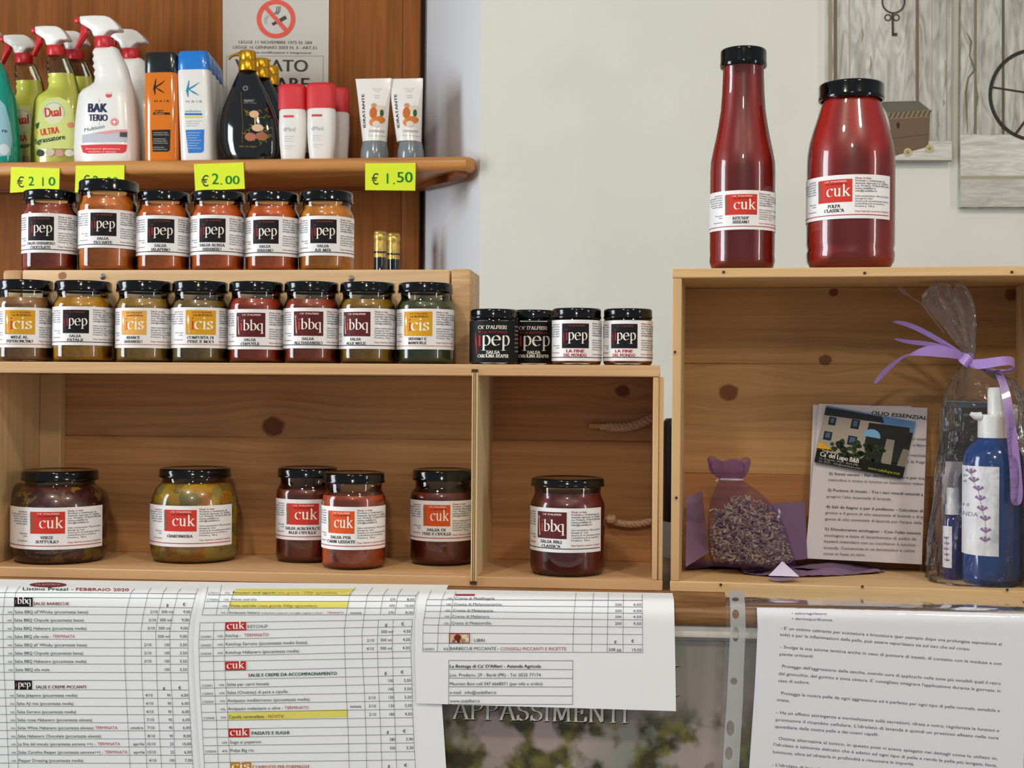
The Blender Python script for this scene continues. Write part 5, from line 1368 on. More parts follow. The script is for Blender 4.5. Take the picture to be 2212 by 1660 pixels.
for j, w_ in enumerate((32, 34, 0, 28, 30, 32, 0, 24, 30)):
    if w_: pr.text('nutriente luce', 331, 288 + j * 4.5, 2.6, ink(214, 206, 190), w=w_, lay=2)
pr.build('print', lf.mapr(), o, maxe=5.0)
bluecap = plain('blue_cap', (24, 120, 206), .25, coat=.4); whb = plain('white_bottle', (228, 226, 220), .35, coat=.15)
def whiteshampoo(label, dx, dY):
    k = 2.46 / (2.46 + dY)
    sk = lambda rows: [(830 - (830 - y) * k, 425 + dx + (a - 425 - dx) * k, 425 + dx + (b - 425 - dx) * k) for y, a, b in rows]
    o, lf = shampoo(label, sk([(347, 396 + dx, 460 + dx), (343, 394 + dx, 462 + dx), (250, 390 + dx, 460 + dx), (160, 387 + dx, 456 + dx), (154, 388 + dx, 455 + dx)]), sk([(155, 388 + dx, 455 + dx), (150, 387 + dx, 456 + dx), (120, 388 + dx, 454 + dx), (114, 391 + dx, 450 + dx)]), YS1 + dY, whb, bluecap, group='white shampoo bottles lined up behind each other', dr=.52, ex=4)
    return o, lf
o, lf = whiteshampoo('white shampoo bottle with blue cap leading its row', 0, 0)
pr = Print(-1); kb = ink(50, 140, 176)
kmark(pr, 402, 174, 28, 36, kb)
pr.text('H A I R', 401, 222, 5, ink(140, 150, 156), w=36); pr.text('antiforfora', 400, 243, 5.5, ink(90, 150, 190), w=34)
pr.rect(399, 245, 437, 249, ink(36, 100, 170)); pr.rect(399, 251, 437, 255, ink(222, 204, 100))
for j in range(3): pr.text('capelli normali', 402, 263 + j * 5, 3, ink(170, 180, 180), w=33 - j * 4)
pr.area([(401, 281), (441, 280), (440, 326), (436, 330), (407, 331)], ink(50, 122, 200), 1)
for j in range(7): pr.text('purificante puro', 405, 288 + j * 5.6, 2.8, ink(220, 232, 244), w=30 - (j % 3) * 4, lay=2)
pr.build('print', lf.mapr(), o, maxe=5.0)
for i in range(1, 4):
    whiteshampoo(('white shampoo bottle with blue cap right behind the leading one', 'white shampoo bottle with blue cap, third of its line', 'white shampoo bottle with blue cap at the rear of its line')[i - 1], (9, 17, 24)[i - 1], .037 * i)

# black pump soaps
blk = plain('black_soap_bottle', (12, 13, 14), .08, coat=.8); gold = plain('gold_pump', (214, 160, 36), .28, .75)
def pump(label, dx, dY, front):
    Y = YSH + .055 + dY
    k = 2.46 / (2.46 + dY)
    kx = lambda x: 535 + dx + (x - 535) * k
    ky = lambda y: 830 - (830 - y) * k
    lf = Loft([(ky(y_), kx(a_ - dx), kx(b_ - dx)) for y_, a_, b_ in ((344, 498 + dx, 596 + dx), (339, 492 + dx, 600 + dx), (326, 482 + dx, 604 + dx), (308, 476 + dx, 605 + dx), (288, 475 + dx, 604 + dx), (262, 476 + dx, 600 + dx), (235, 481 + dx, 590 + dx), (210, 491 + dx, 580 + dx), (190, 500 + dx, 570 + dx), (170, 509 + dx, 560 + dx), (158, 514 + dx, 554 + dx), (153, 519 + dx, 549 + dx))], Y, ZSH + EPS, .48, 2.3)
    o = thing('soap_bottle', label, 'soap bottle', lf.base, group='black pump soap bottles')
    V, F = lf.geo(48); mk('body', V, F, blk, o, sharp=60)
    c = P(535 + dx, ky(154), Y); m = mpp(c) * k
    V, F = lathe([(0, 0), (19 * m, 0), (19.5 * m, .001), (19.5 * m, 21 * m), (18.6 * m, 22.5 * m), (17.5 * m, 23 * m), (18 * m, 24 * m), (18 * m, 41 * m), (16.5 * m, 43.5 * m), (0, 44 * m)], 40, c.x, Y, c.z - .0006)
    mk('pump', V, F, gold, o)
    V, F = tube([P(kx(521), ky(118), Y), P(kx(508), ky(118), Y), P(kx(499), ky(122), Y), P(kx(494), ky(129), Y)], [3.4 * m, 3.2 * m, 3 * m, 2.6 * m], 10); mk('spout', V, F, gold, o)
    return o, lf
o, lf = pump('black liquid soap bottle with gold pump at the front', 0, 0, True)
pr = Print(-1)
pr.ring(526, 188, 4.5, 2.4, ink(120, 132, 126)); pr.text('argan', 524, 216, 4.5, ink(140, 140, 130), w=24); pr.text('sapone', 525, 218, 3.5, ink(200, 200, 196), w=20); pr.text('mani e corpo', 525, 222, 2.6, ink(170, 170, 160), w=27)
pr.path([(517, 196), (522, 240), (525, 270), (523, 310)], 1, ink(110, 96, 40))
rnd = random.Random(4); ol = ink(116, 108, 34)
for k in range(26):
    x, y = rnd.uniform(528, 582), rnd.uniform(232, 312); a = rnd.uniform(0, 6.28)
    pr.path([(x, y), (x + 7 * math.cos(a), y + 7 * math.sin(a)), (x + 10 * math.cos(a + .8), y + 10 * math.sin(a + .8))], [1, 3, 1], ol, 1)
pr.disc(548, 246, 10, 8, ink(224, 178, 136), 2); pr.path([(550, 250), (551, 268)], 3, ink(206, 170, 120), 2); pr.disc(556, 276, 12, 8, ink(222, 186, 150), 3)
pr.disc(541, 296, 12, 9, ink(176, 112, 84), 3); pr.disc(564, 294, 13, 9, ink(160, 104, 74), 2)
pr.text('olio di argan', 516, 318, 4, ink(150, 128, 50), w=38)
pr.build('print', lf.mapr(), o, maxe=5.0)
pump('black liquid soap bottle with gold pump just behind the front one', 30, .059, False)
pump('black liquid soap bottle with gold pump at the back near the sign', 50, .118, False)

# white body milks with red caps
mlk = plain('milk_bottle', (232, 228, 222), .4, coat=.1); redc = plain('matt_red_cap', (214, 40, 48), .5)
def milk(label, x0, x1, ct, cb, bb, dY, front=True):
    Y = YSH + .035 + dY; m = (x1 - x0) / 60
    lf = Loft([(bb, x0 + 8 * m, x1 - 6 * m), (bb - 4, x0 + 6 * m, x1 - 4 * m), (bb - 30, x0 + 3 * m, x1 - 1 * m), (cb + 40, x0 + 1.5 * m, x1 + .5 * m), (cb + 4, x0 + 2 * m, x1), (cb, x0 + 4 * m, x1 - 2 * m)], Y, ZSH + EPS, .55, 2.7)
    o = thing('body_milk_bottle', label, 'bottle', lf.base, group='white bottles with red caps')
    V, F = lf.geo(40); mk('body', V, F, mlk, o, sharp=60)
    lc_ = Loft([(cb, x0 + 1 * m, x1 - .5 * m), (cb - 3, x0, x1), (ct + 9, x0, x1), (ct + 3, x0 + 1.5 * m, x1 - 1.5 * m), (ct, x0 + 6 * m, x1 - 6 * m)], Y, lf.S[-1][0] - .0002, .55, 2.7)
    V, F = lc_.geo(40); mk('cap', V, F, redc, o, sharp=60)
    if front:
        pr = Print(-1)
        pr.rect(x0 + 10, cb + 11, x0 + 33, cb + 16, ink(220, 78, 84)); pr.text('dMed', x0 + 9, cb + 46, 9, ink(180, 182, 186), w=27, serif=False)
        for j, w_ in enumerate((22, 16, 20, 0, 22, 14)):
            if w_: pr.text('latte corpo', x0 + 12, cb + 58 + j * 5, 2.6, ink(196, 196, 198), w=w_)
        pr.build('print', lf.mapr(), o, maxe=5.0)
milk('white body milk bottle with red cap touching the black soap', 602, 662, 184, 238, 343, 0)
milk('white body milk bottle with red cap, the taller of the front pair', 663, 725, 181, 236, 341, -.006)
milk('white body milk bottle with red cap in the shade behind the pair', 694, 754, 191, 244, 336, .085, False)

# hand cream tubes standing on their caps
tubem = plain('tube_white', (236, 232, 226), .25, coat=.4); capm = plain('grey_cap', (120, 128, 132), .2, coat=.4)
def cream(label, xt0, xt1, xb0, xb1, tb_, cap0, cap1, dY):
    Y = YSH + .04 + dY
    m = mpp(P(xb0, 320, Y)); rb = (xb1 - xb0) / 2 * m
    zc = P((cap0 + cap1) / 2, 308, Y).z
    cx = P((cap0 + cap1) / 2, 320, Y).x
    o = thing('cream_tube', label, 'tube', (cx, Y, ZSH + EPS), group='cream tubes standing on grey caps')
    rc_ = (cap1 - cap0) / 2 * m; hc = zc - ZSH - EPS
    V, F = lathe([(0, 0), (rc_ * .97, 0), (rc_, .002), (rc_ * .97, hc * .5), (rc_ * .84, hc), (0, hc)], 36, cx, Y, ZSH + EPS); mk('cap', V, F, capm, o)
    secs = []
    for t in (0, .08, .25, .45, .65, .82, .93, 1.0):
        py = 308 + (tb_ - 308) * t; xl, xr = xb0 + (xt0 - xb0) * t, xb1 + (xt1 - xb1) * t
        a, b = P(xl, py, Y), P(xr, py, Y); hw = (b.x - a.x) / 2
        secs.append([(a.z + b.z) / 2, (a.x + b.x) / 2, hw, max(.0009, rb * (1 - t ** 1.3))])
    lf = Loft([], Y, 0) if False else Loft.__new__(Loft)
    lf.Yc, lf.ex, lf.S, lf.zb = Y, 2.2, secs, secs[0][0]
    V, F = lf.geo(40); mk('body', V, F, tubem, o, sharp=60)
    pr = Print(-1); cxp = (xb0 + xb1) / 2; sk = ((xt0 + xt1) / 2 - cxp) / (tb_ - 308)
    tx = lambda x, y: (cxp + x + sk * (y - 308), y)
    def D(x, y, rx_, ry, c, l=2): a = tx(x, y); pr.disc(a[0], a[1], rx_, ry, ink(*c), l, 18)
    for j, (t, w_) in enumerate((('crema mani', 22), ('idratante', 12), ('', 0), ('mandorle', 13), ('dolci', 12))):
        if t: a = tx(4, 190 + j * 5); pr.text(t, a[0], a[1], 3, ink(170, 166, 160), 'c', w=w_)
    D(-2, 226, 6, 5, (206, 150, 110)); D(12, 232, 10, 7, (224, 206, 186)); D(-3, 243, 8, 13, (200, 110, 46), 3); D(15, 243, 4, 8, (60, 96, 40), 4); D(10, 258, 12, 8, (214, 124, 54), 5); D(-4, 264, 7, 8, (214, 140, 84), 4); D(4, 268, 8, 7, (230, 214, 200), 6)
    a = tx(-12, 281); b = tx(20, 286); pr.rect(a[0], a[1], b[0], b[1], ink(190, 188, 184)); a = tx(-14, 295); pr.text('75 ml  crema mani', a[0], a[1], 3.4, ink(170, 168, 164), w=36)
    L0, L1 = tx(-19, 276), tx(-24, 200)
    pr.text('IDRATANTE', L0[0], L0[1], 6, ink(60, 62, 66), to=L1, bold=.05)
    pr.build('print', lf.mapr(), o, maxe=5.0)
cream('white almond hand cream tube beside the red capped bottles', 768, 846, 784, 835, 170, 779, 840, 0)
cream('white almond hand cream tube at the shelf end', 838, 914, 858, 910, 170, 858, 916, .004)

# price tags on the shelf edge
tagm = plain('fluorescent_card', (222, 238, 20), .6)
GP = ink(8, 156, 60)
def ptag(label, quad, parts):
    Y = YSH - .0016
    pts = [P(x, y, Y) for x, y in quad]
    V, F = prism([(p.x, p.z) for p in pts], Y - .0006, Y + .0006)
    c = sum(pts, Vector()) / 4
    o = thing('price_tag', label, 'price tag', (c.x, Y, c.z), group='fluorescent yellow price tags')
    mk('card', V, F, tagm, o, smooth=False)
    pr = Print(-1)
    for (t, x, y, h, w, m, bo) in parts: pr.text(t, x, y, h, m, w=w, bold=bo, res=3)
    pr.build('print', ypx(Y - .0006, .0003), o)
EU = ink(40, 60, 50)
ptag('yellow price tag reading two euros ten under the sprays', [(24, 361), (129, 364), (128, 409), (22, 417)], [('€', 36, 405, 22, 17, EU, 0), ('2', 61, 401, 19, 13, GP, .02), ('1', 87, 402, 19, 11, GP, .02), ('0', 104, 401, 18, 16, GP, .02)])
ptag('yellow price tag mostly hidden by the tallest sauce jar lid', [(164, 358), (269, 357), (268, 414), (162, 416)], [('€', 178, 402, 22, 17, EU, 0), ('2', 200, 400, 20, 13, GP, .02), ('00', 228, 401, 18, 28, GP, .02)])
ptag('yellow price tag reading two euros under the shampoos', [(419, 355), (526, 351), (529, 408), (422, 413)], [('€', 434, 403, 23, 18, EU, 0), ('2', 457, 398, 23, 16, GP, .02), ('.', 475, 399, 18, 6, GP, .02), ('00', 486, 398, 18, 32, GP, .02)])
ptag('yellow price tag reading one euro fifty under the cream tubes', [(789, 353), (898, 352), (897, 412), (789, 411)], [('€', 802, 399, 23, 17, EU, 0), ('1', 830, 397, 22, 14, GP, .02), ('.', 848, 398, 18, 6, GP, .02), ('50', 856, 394, 22, 36, GP, .02)])

# no smoking notice pinned to the panelling
YN = YPAN - .0018
sg = thing('no_smoking_sign', 'grey no smoking notice on the wood panelling behind the soaps', 'sign', P(595, 200, YN))
V, F = prism([(p.x, p.z) for p in (P(481, -60, YN), P(711, -60, YN), P(708, 330, YN), P(482, 330, YN))], YN, YN + .0012); mk('panel', V, F, plain('notice_card', (200, 194, 184), .35, coat=.2), sg, smooth=False)
pr = Print(-1); cr = ink(222, 92, 76); dk2 = ink(74, 70, 66)
pr.ring(596, 41, 37, 9.5, cr, 2, 48)
pr.path([(571, 13), (621, 69)], 8.5, cr, 3)
pr.path([(588, 53), (603, 45)], 6.5, dk2, 1); pr.path([(605, 44), (618, 37)], 8, dk2, 1)
for d in (0, 3.6, 7.2): pr.path([(598 + d, 14), (597 + d, 24), (592 + d, 31)], 1.5, dk2, 1)
for d in (0, 4): pr.path([(582 - d, 34), (575 - d, 40), (577 - d, 52)], 1.2, ink(160, 154, 148), 1)
for (t, x0, x1, y, h) in (("LEGGE 11 NOVEMBRE 1975 N. 584", 515, 674, 94, 6.5), ("LEGGE 16 GENNAIO 2003 N. 3 - ART.51", 503, 686, 105, 6.5), ("e successive modificazioni e integrazioni", 512, 672, 115, 4.6)):
    pr.text(t, x0, y, h, ink(112, 108, 102), to=(x1, y + 1.5), bold=.02)
for a, b in (((489, 121), (698, 121)), ((489, 121), (488, 320)), ((698, 121), (697, 320))): pr.path([a, b], 1, ink(150, 146, 140))
pr.text('VIETATO', 508, 153, 25, ink(84, 78, 72), to=(666, 155), bold=.035, res=3); pr.text('FUMARE', 512, 192, 25, ink(74, 68, 64), to=(669, 194), bold=.035, res=3)
pr.build('print', ypx(YN, .0003), sg)

# foil capped mini bottles on the lower shelf
ZLO = P(600, 772, YSH + .08).z
lo = thing('wall_shelf', 'lower wooden niche shelf hidden behind the riser', 'shelf', (-.3, YSH + .1, ZLO))
box('board', xa, P(890, 770, YPAN).x, YSH + .03, YPAN - .005, ZLO - .022, ZLO, shelf_wood, lo, bev=.003)
foil = plain('gold_foil', (206, 172, 92), .35, .6, noise=.25, nscale=120)
dg_ = plain('dark_glass', (14, 16, 14), .08, coat=.6)
for (px, top, ll) in ((821, 500, 'dark mini bottle with gold foil neck nearest the riser jars'), (850, 504, 'dark mini bottle with gold foil neck nearest the white reveal')):
    Y = YSH + (.075 if px < 830 else .13); c = P(px, 560, Y); m = mpp(c); zt = P(px, top, Y).z
    o = thing('mini_bottle', ll, 'bottle', (c.x, Y, ZLO + EPS), group='foil capped mini bottles')
    r = 13.4 * m; L_ = lambda py: P(px, py + (top - 500), Y).z
    V, F = lathe([(0, 0), (.0235, 0), (.0245, .003), (.0245, L_(660) - ZLO), (.021, L_(630) - ZLO), (r * 1.0, L_(590) - ZLO), (r, L_(565) - ZLO), (r, L_(556) - ZLO), (0, L_(555) - ZLO)], 32, c.x, Y, ZLO + EPS); mk('glass', V, F, dg_, o, sharp=60)
    z = lambda py: L_(py)
    V, F = lathe([(r * 1.03, z(557)), (r * 1.04, z(553)), (r * 1.0, z(550)), (r * 1.02, z(546)), (r * 1.04, z(530)), (r * .98, z(522)), (r * 1.0, z(519)), (r * 1.12, z(515)), (r * 1.1, z(508)), (r * 1.02, z(506)), (r * 1.06, z(503)), (r * .9, z(500)), (0, z(500))], 28, c.x, Y, 0); mk('foil', V, F, foil, o)
    V, F = lathe([(r * 1.06, z(548)), (r * 1.075, z(547)), (r * 1.075, z(545)), (r * 1.06, z(544))], 28, c.x, Y, 0); mk('band', V, F, dg_, o)

# ------------------------------------------------------------------ pictures on the plaster wall
def limewash(name, light, dark, seed):
    return wood(name, light, dark, 'z', 'x', (), rough=.7, band=28, fine=90, contrast=1.1, seed=seed, along=7)
CVT = .018
cv = thing('canvas_print', 'canvas print of an old key and wooden chest on whitewashed boards', 'picture', P(1920, 180, YW - CVT))
YC = YW - CVT
a, b = P(1786, 350, YC), P(2057, -60, YC)
box('canvas', a.x, b.x, YC, YW - .0005, a.z, b.z, limewash('limewash_key', (214, 212, 204), (138, 134, 124), 3), cv, bev=.0015)
pr = Print(-1); k = ink(72, 68, 60)
LWH = wood('limewash_plank', (222, 220, 212), (172, 167, 156), 'x', 'z', (), rough=.7, band=60, fine=120, contrast=1.0, seed=5, along=9)
LWH2 = wood('limewash_plank_low', (208, 204, 194), (158, 152, 140), 'x', 'z', (), rough=.7, band=60, fine=120, contrast=1.0, seed=15, along=9)
for (x, w_, c) in ((1789, 8, (150, 140, 122)), (1801, 7, (112, 98, 80)), (1833, 3, (176, 168, 154)), (1978, 7, (120, 104, 86)), (2012, 2, (172, 160, 152)), (2044, 2, (150, 140, 132))): pr.rect(x, -50, x + w_, 306, ink(*c), 0)
pr.rect(1787, 305, 2056, 312, LWH2, 1); pr.rect(1787, 312, 2056, 346, LWH, 1); pr.rect(1787, 346, 2056, 349.5, ink(120, 116, 106), 2)
pr.ring(1930, 4, 24, 3.6, k, 2, 40)
pr.ring(1918, 38, 6.5, 2.8, k, 2, 18); pr.ring(1936, 38, 6.5, 2.8, k, 2, 18); pr.path([(1928, 28), (1929, 78)], 5, k, 2); pr.rect(1927, 71, 1938, 78, k, 2)
pr.area([(1901, 220), (1984, 218), (2009, 238), (1915, 244)], ink(104, 98, 88), 2); pr.area([(1915, 244), (2010, 237), (2009, 253), (1920, 258)], ink(136, 118, 94), 3); pr.area([(1920, 258), (2009, 253), (2005, 317), (1932, 337)], ink(112, 92, 72), 3)
for j in range(9): pr.path([(1920 + j * 10.5, 256 - j * .6), (1927 + j * 10.5, 243 - j * .6)], 3, ink(84, 74, 60), 4)
pr.disc(1940, 271, 3, 7, ink(44, 42, 38), 4); pr.path([(1922, 300), (2006, 290)], 1, ink(80, 64, 50), 4)
for (x, y) in ((1961, 329), (2008, 321)): pr.disc(x, y, 9, 9, ink(190, 180, 138), 4, 16); pr.disc(x, y, 4, 4, ink(150, 140, 92), 5, 10)
for (x, y, h) in ((2042, 130, 60), (2038, 215, 14), (2025, 240, 55), (1880, 120, 40), (1862, 60, 30)): pr.path([(x, y), (x + 2, y + h * .5), (x - 1, y + h)], [1, 4, 1], ink(150, 142, 126), 1)
pr.build('print', ypx(YC, .0003), cv)
cv2 = thing('canvas_print', 'canvas print of a black iron wheel on whitewashed boards', 'picture', P(2200, 250, YC))
a, b = P(2074, 448, YC), P(2350, -60, YC)
box('canvas', a.x, b.x, YC, YW - .0005, a.z, b.z, limewash('limewash_wheel', (208, 206, 198), (126, 122, 110), 8), cv2, bev=.0015)
pr = Print(-1)
pr.rect(2075, 292, 2349, 380, LWH, 1); pr.rect(2075, 380, 2349, 447, LWH2, 1); pr.rect(2075, 380, 2349, 387, ink(168, 158, 142), 2)
for (x, c) in ((2164, (100, 90, 74)), (2104, (128, 118, 98))): pr.rect(x, -50, x + 6, 290, ink(*c), 0)
pr.path([(2088, 70), (2098, 90), (2094, 120), (2106, 150), (2092, 168), (2086, 200), (2090, 288)], [1, 4, 2, 5, 3, 4, 1], ink(112, 104, 86), 1)
pr.path([(2106, 170), (2112, 210), (2106, 250), (2104, 288)], [1, 4, 2, 3], ink(120, 112, 94), 1)
pr.ring(2236, 205, 97, 7.5, ink(52, 50, 46), 3, 60); pr.path([(2140, 188), (2236, 203)], 4, ink(58, 56, 50), 3); pr.path([(2192, 322 - 30), (2214, 262)], 5, ink(58, 56, 50), 3)
pr.build('print', ypx(YC, .0003), cv2)
set_frame()

# ------------------------------------------------------------------ lavender things in the tall crate
set_frame()
ZG = ZB + 0.0095 + EPS
rnd = random.Random(11)
# purple tissue paper spread under the sachet, in loose folds
tiss = [plain('tissue_%d' % i, c, .85, noise=.06, nscale=30) for i, c in enumerate(((112, 86, 118), (134, 106, 138), (92, 70, 100)))]
tp = thing('tissue_paper', 'crumpled lilac tissue paper spread under the lavender sachet', 'paper', PZ(1640, 1236, ZG))
def floor_fold(back, front, mat, h, waves, seed, lift, pn='fold'):
    """strip of paper lying on the crate floor between two pixel polylines, gently rippled"""
    r = random.Random(seed); n, m = 40, 10
    ph = [r.uniform(0, 6.28) for _ in range(4)]
    def al(pl, t):
        q_ = t * (len(pl) - 1); i = min(int(q_), len(pl) - 2); f = q_ - i
        return (pl[i][0] + (pl[i + 1][0] - pl[i][0]) * f, pl[i][1] + (pl[i + 1][1] - pl[i][1]) * f)
    V, F = [], []
    for i in range(n + 1):
        a, b = PZ(*al(back, i / n), ZG), PZ(*al(front, i / n), ZG)
        a.y = min(a.y, CDEP - .004)
        for j in range(m + 1):
            t = j / m; p = a.lerp(b, t)
            w = h * (.5 + .5 * math.sin(waves * i / n * 6.28 * .5 + ph[0] + t * 2.2)) * (.35 + .65 * math.sin(math.pi * min(1, t * .9 + .1)))
            V.append((p.x, p.y, ZG + lift + w + .0006 * math.sin(i * 1.1 + ph[1]) ** 2))
    for i in range(n):
        for j in range(m):
            k = i * (m + 1) + j
            F.append((k, k + m + 1, k + m + 2, k + 1))
    mk(pn, V, F, mat, tp)
floor_fold([(1492, 1216), (1560, 1214), (1700, 1216), (1800, 1222), (1900, 1232)], [(1476, 1232), (1530, 1231), (1620, 1231), (1760, 1236), (1914, 1238)], tiss[0], .006, 5, 1, .0006)
floor_fold([(1590, 1229), (1660, 1228), (1780, 1230), (1880, 1234)], [(1606, 1242), (1670, 1248), (1760, 1248), (1905, 1240)], tiss[1], .0035, 6, 2, .0004)
floor_fold([(1585, 1232), (1610, 1233), (1640, 1235)], [(1616, 1243), (1628, 1243), (1668, 1238)], tiss[2], .0012, 2, 3, .003)
def upright(quad, Y0, Y1, mat, curl):
    """sheet of tissue standing up; quad: top left, top right, bottom right, bottom left in the photo"""
    n = 14; V, F = [], []
    for j in range(n + 1):
        t = j / n
        for i in range(n + 1):
            s_ = i / n
            x = (quad[0][0] * (1 - s_) + quad[1][0] * s_) * (1 - t) + (quad[3][0] * (1 - s_) + quad[2][0] * s_) * t
            y = (quad[0][1] * (1 - s_) + quad[1][1] * s_) * (1 - t) + (quad[3][1] * (1 - s_) + quad[2][1] * s_) * t
            Y = Y1 + (Y0 - Y1) * t + curl * math.sin(s_ * 3.0) * .6
            V.append(P(x, y, Y))
    for j in range(n):
        for i in range(n):
            k = j * (n + 1) + i; F.append((k, k + 1, k + n + 2, k + n + 1))
    mk('standing_sheet', V, F, mat, tp)
upright([(1483, 1074), (1517, 1060), (1531, 1194), (1481, 1226)], .055, .112, tiss[1], .004)
upright([(1664, 1088), (1739, 1084), (1744, 1208), (1690, 1214)], .098, .112, tiss[0], -.003)

# folded lilac paper tip
ft = thing('folded_paper', 'small pale lilac folded paper triangle lying at the crate front', 'paper', PZ(1692, 1248, ZG))
lil = plain('pale_lilac_paper', (214, 206, 232), .7)
A_, B_, C_, D_ = P(1690, 1213, .036), P(1660, 1239, .016), P(1727, 1242, .016), P(1692, 1250, .006)
zf0 = ZG + .0042
for v in (B_, C_): v.z = zf0 + .0006
D_.z = ZG + .002
E_ = Vector((A_.x, A_.y + .012, zf0))
mk('flap', [A_, B_, C_, E_], [(0, 1, 2), (0, 2, 3), (0, 3, 1), (1, 3, 2)], lil, ft, smooth=False, recalc=True)
mk('underfold', [B_ - Vector((.002, 0, .0012)), C_ + Vector((.004, 0, -.0012)), D_, D_ + Vector((-.008, .004, -.0006))], [(0, 3, 2, 1)], tiss[1], ft, smooth=False)

# organza sachet of dried lavender
YO = .062
so = Loft([(1216, 1545, 1716), (1212, 1538, 1720), (1195, 1532, 1715), (1170, 1529, 1707), (1140, 1528, 1697), (1110, 1530, 1683), (1085, 1535, 1663), (1065, 1541, 1643), (1050, 1548, 1622), (1040, 1554, 1606), (1035, 1556, 1602)], YO, ZG + .0072, .0, 2.2)
dep = [.013, .017, .020, .0215, .021, .0185, .0155, .012, .009, .0065, .006]
for r_, d_ in zip(so.S, dep): r_[3] = d_
sach = thing('lavender_sachet', 'sheer purple organza sachet filled with dried lavender buds', 'sachet', so.base)
org = sheer('organza', (92, 60, 116), .27)
V, F = so.geo(40); mk('bag', V, F[:-1], org, sach, sharp=80)
n = 44; V, F = [], []
for t, (py, xl, xr, d) in enumerate(((1035, 1556, 1602, .006), (1029, 1548, 1609, .0085), (1020, 1538, 1613, .0125), (1010, 1533, 1614, .0145), (1000, 1531, 1616, .015), (994, 1534, 1612, .0145))):
    a, b = P(xl, py, YO), P(xr, py, YO); xc, hw = (a.x + b.x) / 2, (b.x - a.x) / 2
    for k in range(n):
        an = 2 * math.pi * k / n; ru = 1 + (.16 * min(1, t / 3)) * math.sin(an * 7 + 1) 
        V.append((xc + hw * ru * math.cos(an), YO + d * ru * math.sin(an), a.z + (.0022 * math.sin(an * 5 + .6) + .0015 * math.sin(an * 3)) * min(1, t / 3)))
for t in range(5):
    for k in range(n):
        k2 = (k + 1) % n; F.append((t * n + k, t * n + k2, (t + 1) * n + k2, (t + 1) * n + k))
mk('ruffle', V, F, sheer('organza_double', (118, 80, 146), .5), sach, sharp=80)
wht = plain('white_cord', (200, 186, 206), .7)
tie = [P(1547, 1039, YO - .006)] + [Vector((P(1579, 1035, YO).x + 25 * mpp(P(1579, 1035, YO)) * math.cos(a), YO + .0068 * math.sin(a), P(1579, 1036, YO).z)) for a in [math.pi * (1 + i / 12 * 2) for i in range(13)]]
V, F = tube(tie, .0009, 6); mk('drawstring', V, F, wht, sach)
V, F = tube([P(1682, 1100, YO - .012), P(1684, 1108, YO - .015), P(1682, 1117, YO - .015), P(1679, 1124, YO - .013)], [.0004, .0013, .0013, .0004], 6); mk('drawstring', V, F, wht, sach)
# the buds: far too many to count
buds = [plain('bud_%d' % i, c, .8) for i, c in enumerate(((184, 168, 144), (140, 124, 112), (112, 97, 108), (162, 142, 112)))]
V, F, M = [], [], []
cap_f = [[k, (k + 1) % 4, 4 + (k + 1) % 4, 4 + k] for k in range(4)] + [[(k + 1) % 4, k, 8] for k in range(4)] + [[4 + k, 4 + (k + 1) % 4, 9] for k in range(4)]
for k in range(1500):
    z = None
    u = rnd.random(); py = 1066 + (1212 - 1066) * (u ** .55)
    z = P(1620, py, YO).z; xc, hw, hd = so.at(z)
    top_lim = 1064 + 26 * abs(rnd.uniform(-1, 1))
    s_ = rnd.uniform(-.93, .93)
    if py < 1100 and abs(s_ - .15) > .25 + (py - 1064) / 60: continue
    rr = rnd.choice((rnd.uniform(.75, .93), rnd.uniform(.3, .9)))
    x = xc + hw * s_ * .97; y = YO - (hd - .0012) * (1 - abs(s_) ** 2.2) ** (1 / 2.2) * rr
    L_, w_ = rnd.uniform(.0022, .0038), rnd.uniform(.0009, .0014)
    d = Vector((rnd.gauss(0, 1), rnd.gauss(0, .5), rnd.gauss(0, 1))).normalized()
    e1 = d.cross(Vector((.3, 1, .2))).normalized(); e2 = d.cross(e1)
    c = Vector((x, y, max(z, ZG + .0095))); o_ = len(V)
    for sg_ in (-.55, .55):
        V += [c + d * L_ * sg_ + e1 * w_, c + d * L_ * sg_ + e2 * w_ * .7, c + d * L_ * sg_ - e1 * w_, c + d * L_ * sg_ - e2 * w_ * .7]
    V += [c - d * L_, c + d * L_]
    F += [[o_ + i for i in f] for f in cap_f]; M += [rnd.choice((0, 0, 1, 1, 2, 3))] * 12
bd = mk('lavender_buds', V, F, buds, sach, mi=M, smooth=False); bd['kind'] = 'stuff'

# ------------------------------------------------------------------ leaflets leaning at the back
def lean(quad, Y0, Y1, th=.0004):
    """pixel -> place on a sheet leaning back from Y0 at its foot to Y1 at its head"""
    za, zb_ = P(1870, 1215, Y0).z, P(1870, 876, Y1).z
    def f(px, py, off=0.0):
        d = ray(px, py)
        n = Vector((0, zb_ - za, -(Y1 - Y0))).normalized()
        t = (Vector((0, Y0, za)) - CAM).dot(n) / d.dot(n)
        return CAM + d * t - n * off
    return f
def quadsheet(name, f, quad, mat, parent, bend=0.0, off=0.0, n=10):
    V, F = [], []
    for j in range(n + 1):
        for i in range(n + 1):
            s_, t = i / n, j / n
            x = (quad[0][0] * (1 - s_) + quad[1][0] * s_) * (1 - t) + (quad[3][0] * (1 - s_) + quad[2][0] * s_) * t
            y = (quad[0][1] * (1 - s_) + quad[1][1] * s_) * (1 - t) + (quad[3][1] * (1 - s_) + quad[2][1] * s_) * t
            V.append(f(x, y, off + bend * math.sin(s_ * 3.14) * (1 - t)))
    for j in range(n):
        for i in range(n):
            k = j * (n + 1) + i; F.append((k, k + 1, k + n + 2, k + n + 1))
    return mk(name, V, F, mat, parent)
q = S((1652, 860), 3.95)
lp = plain('leaflet_paper', (214, 208, 212), .75)
fl1 = lean(None, .106, .1205)
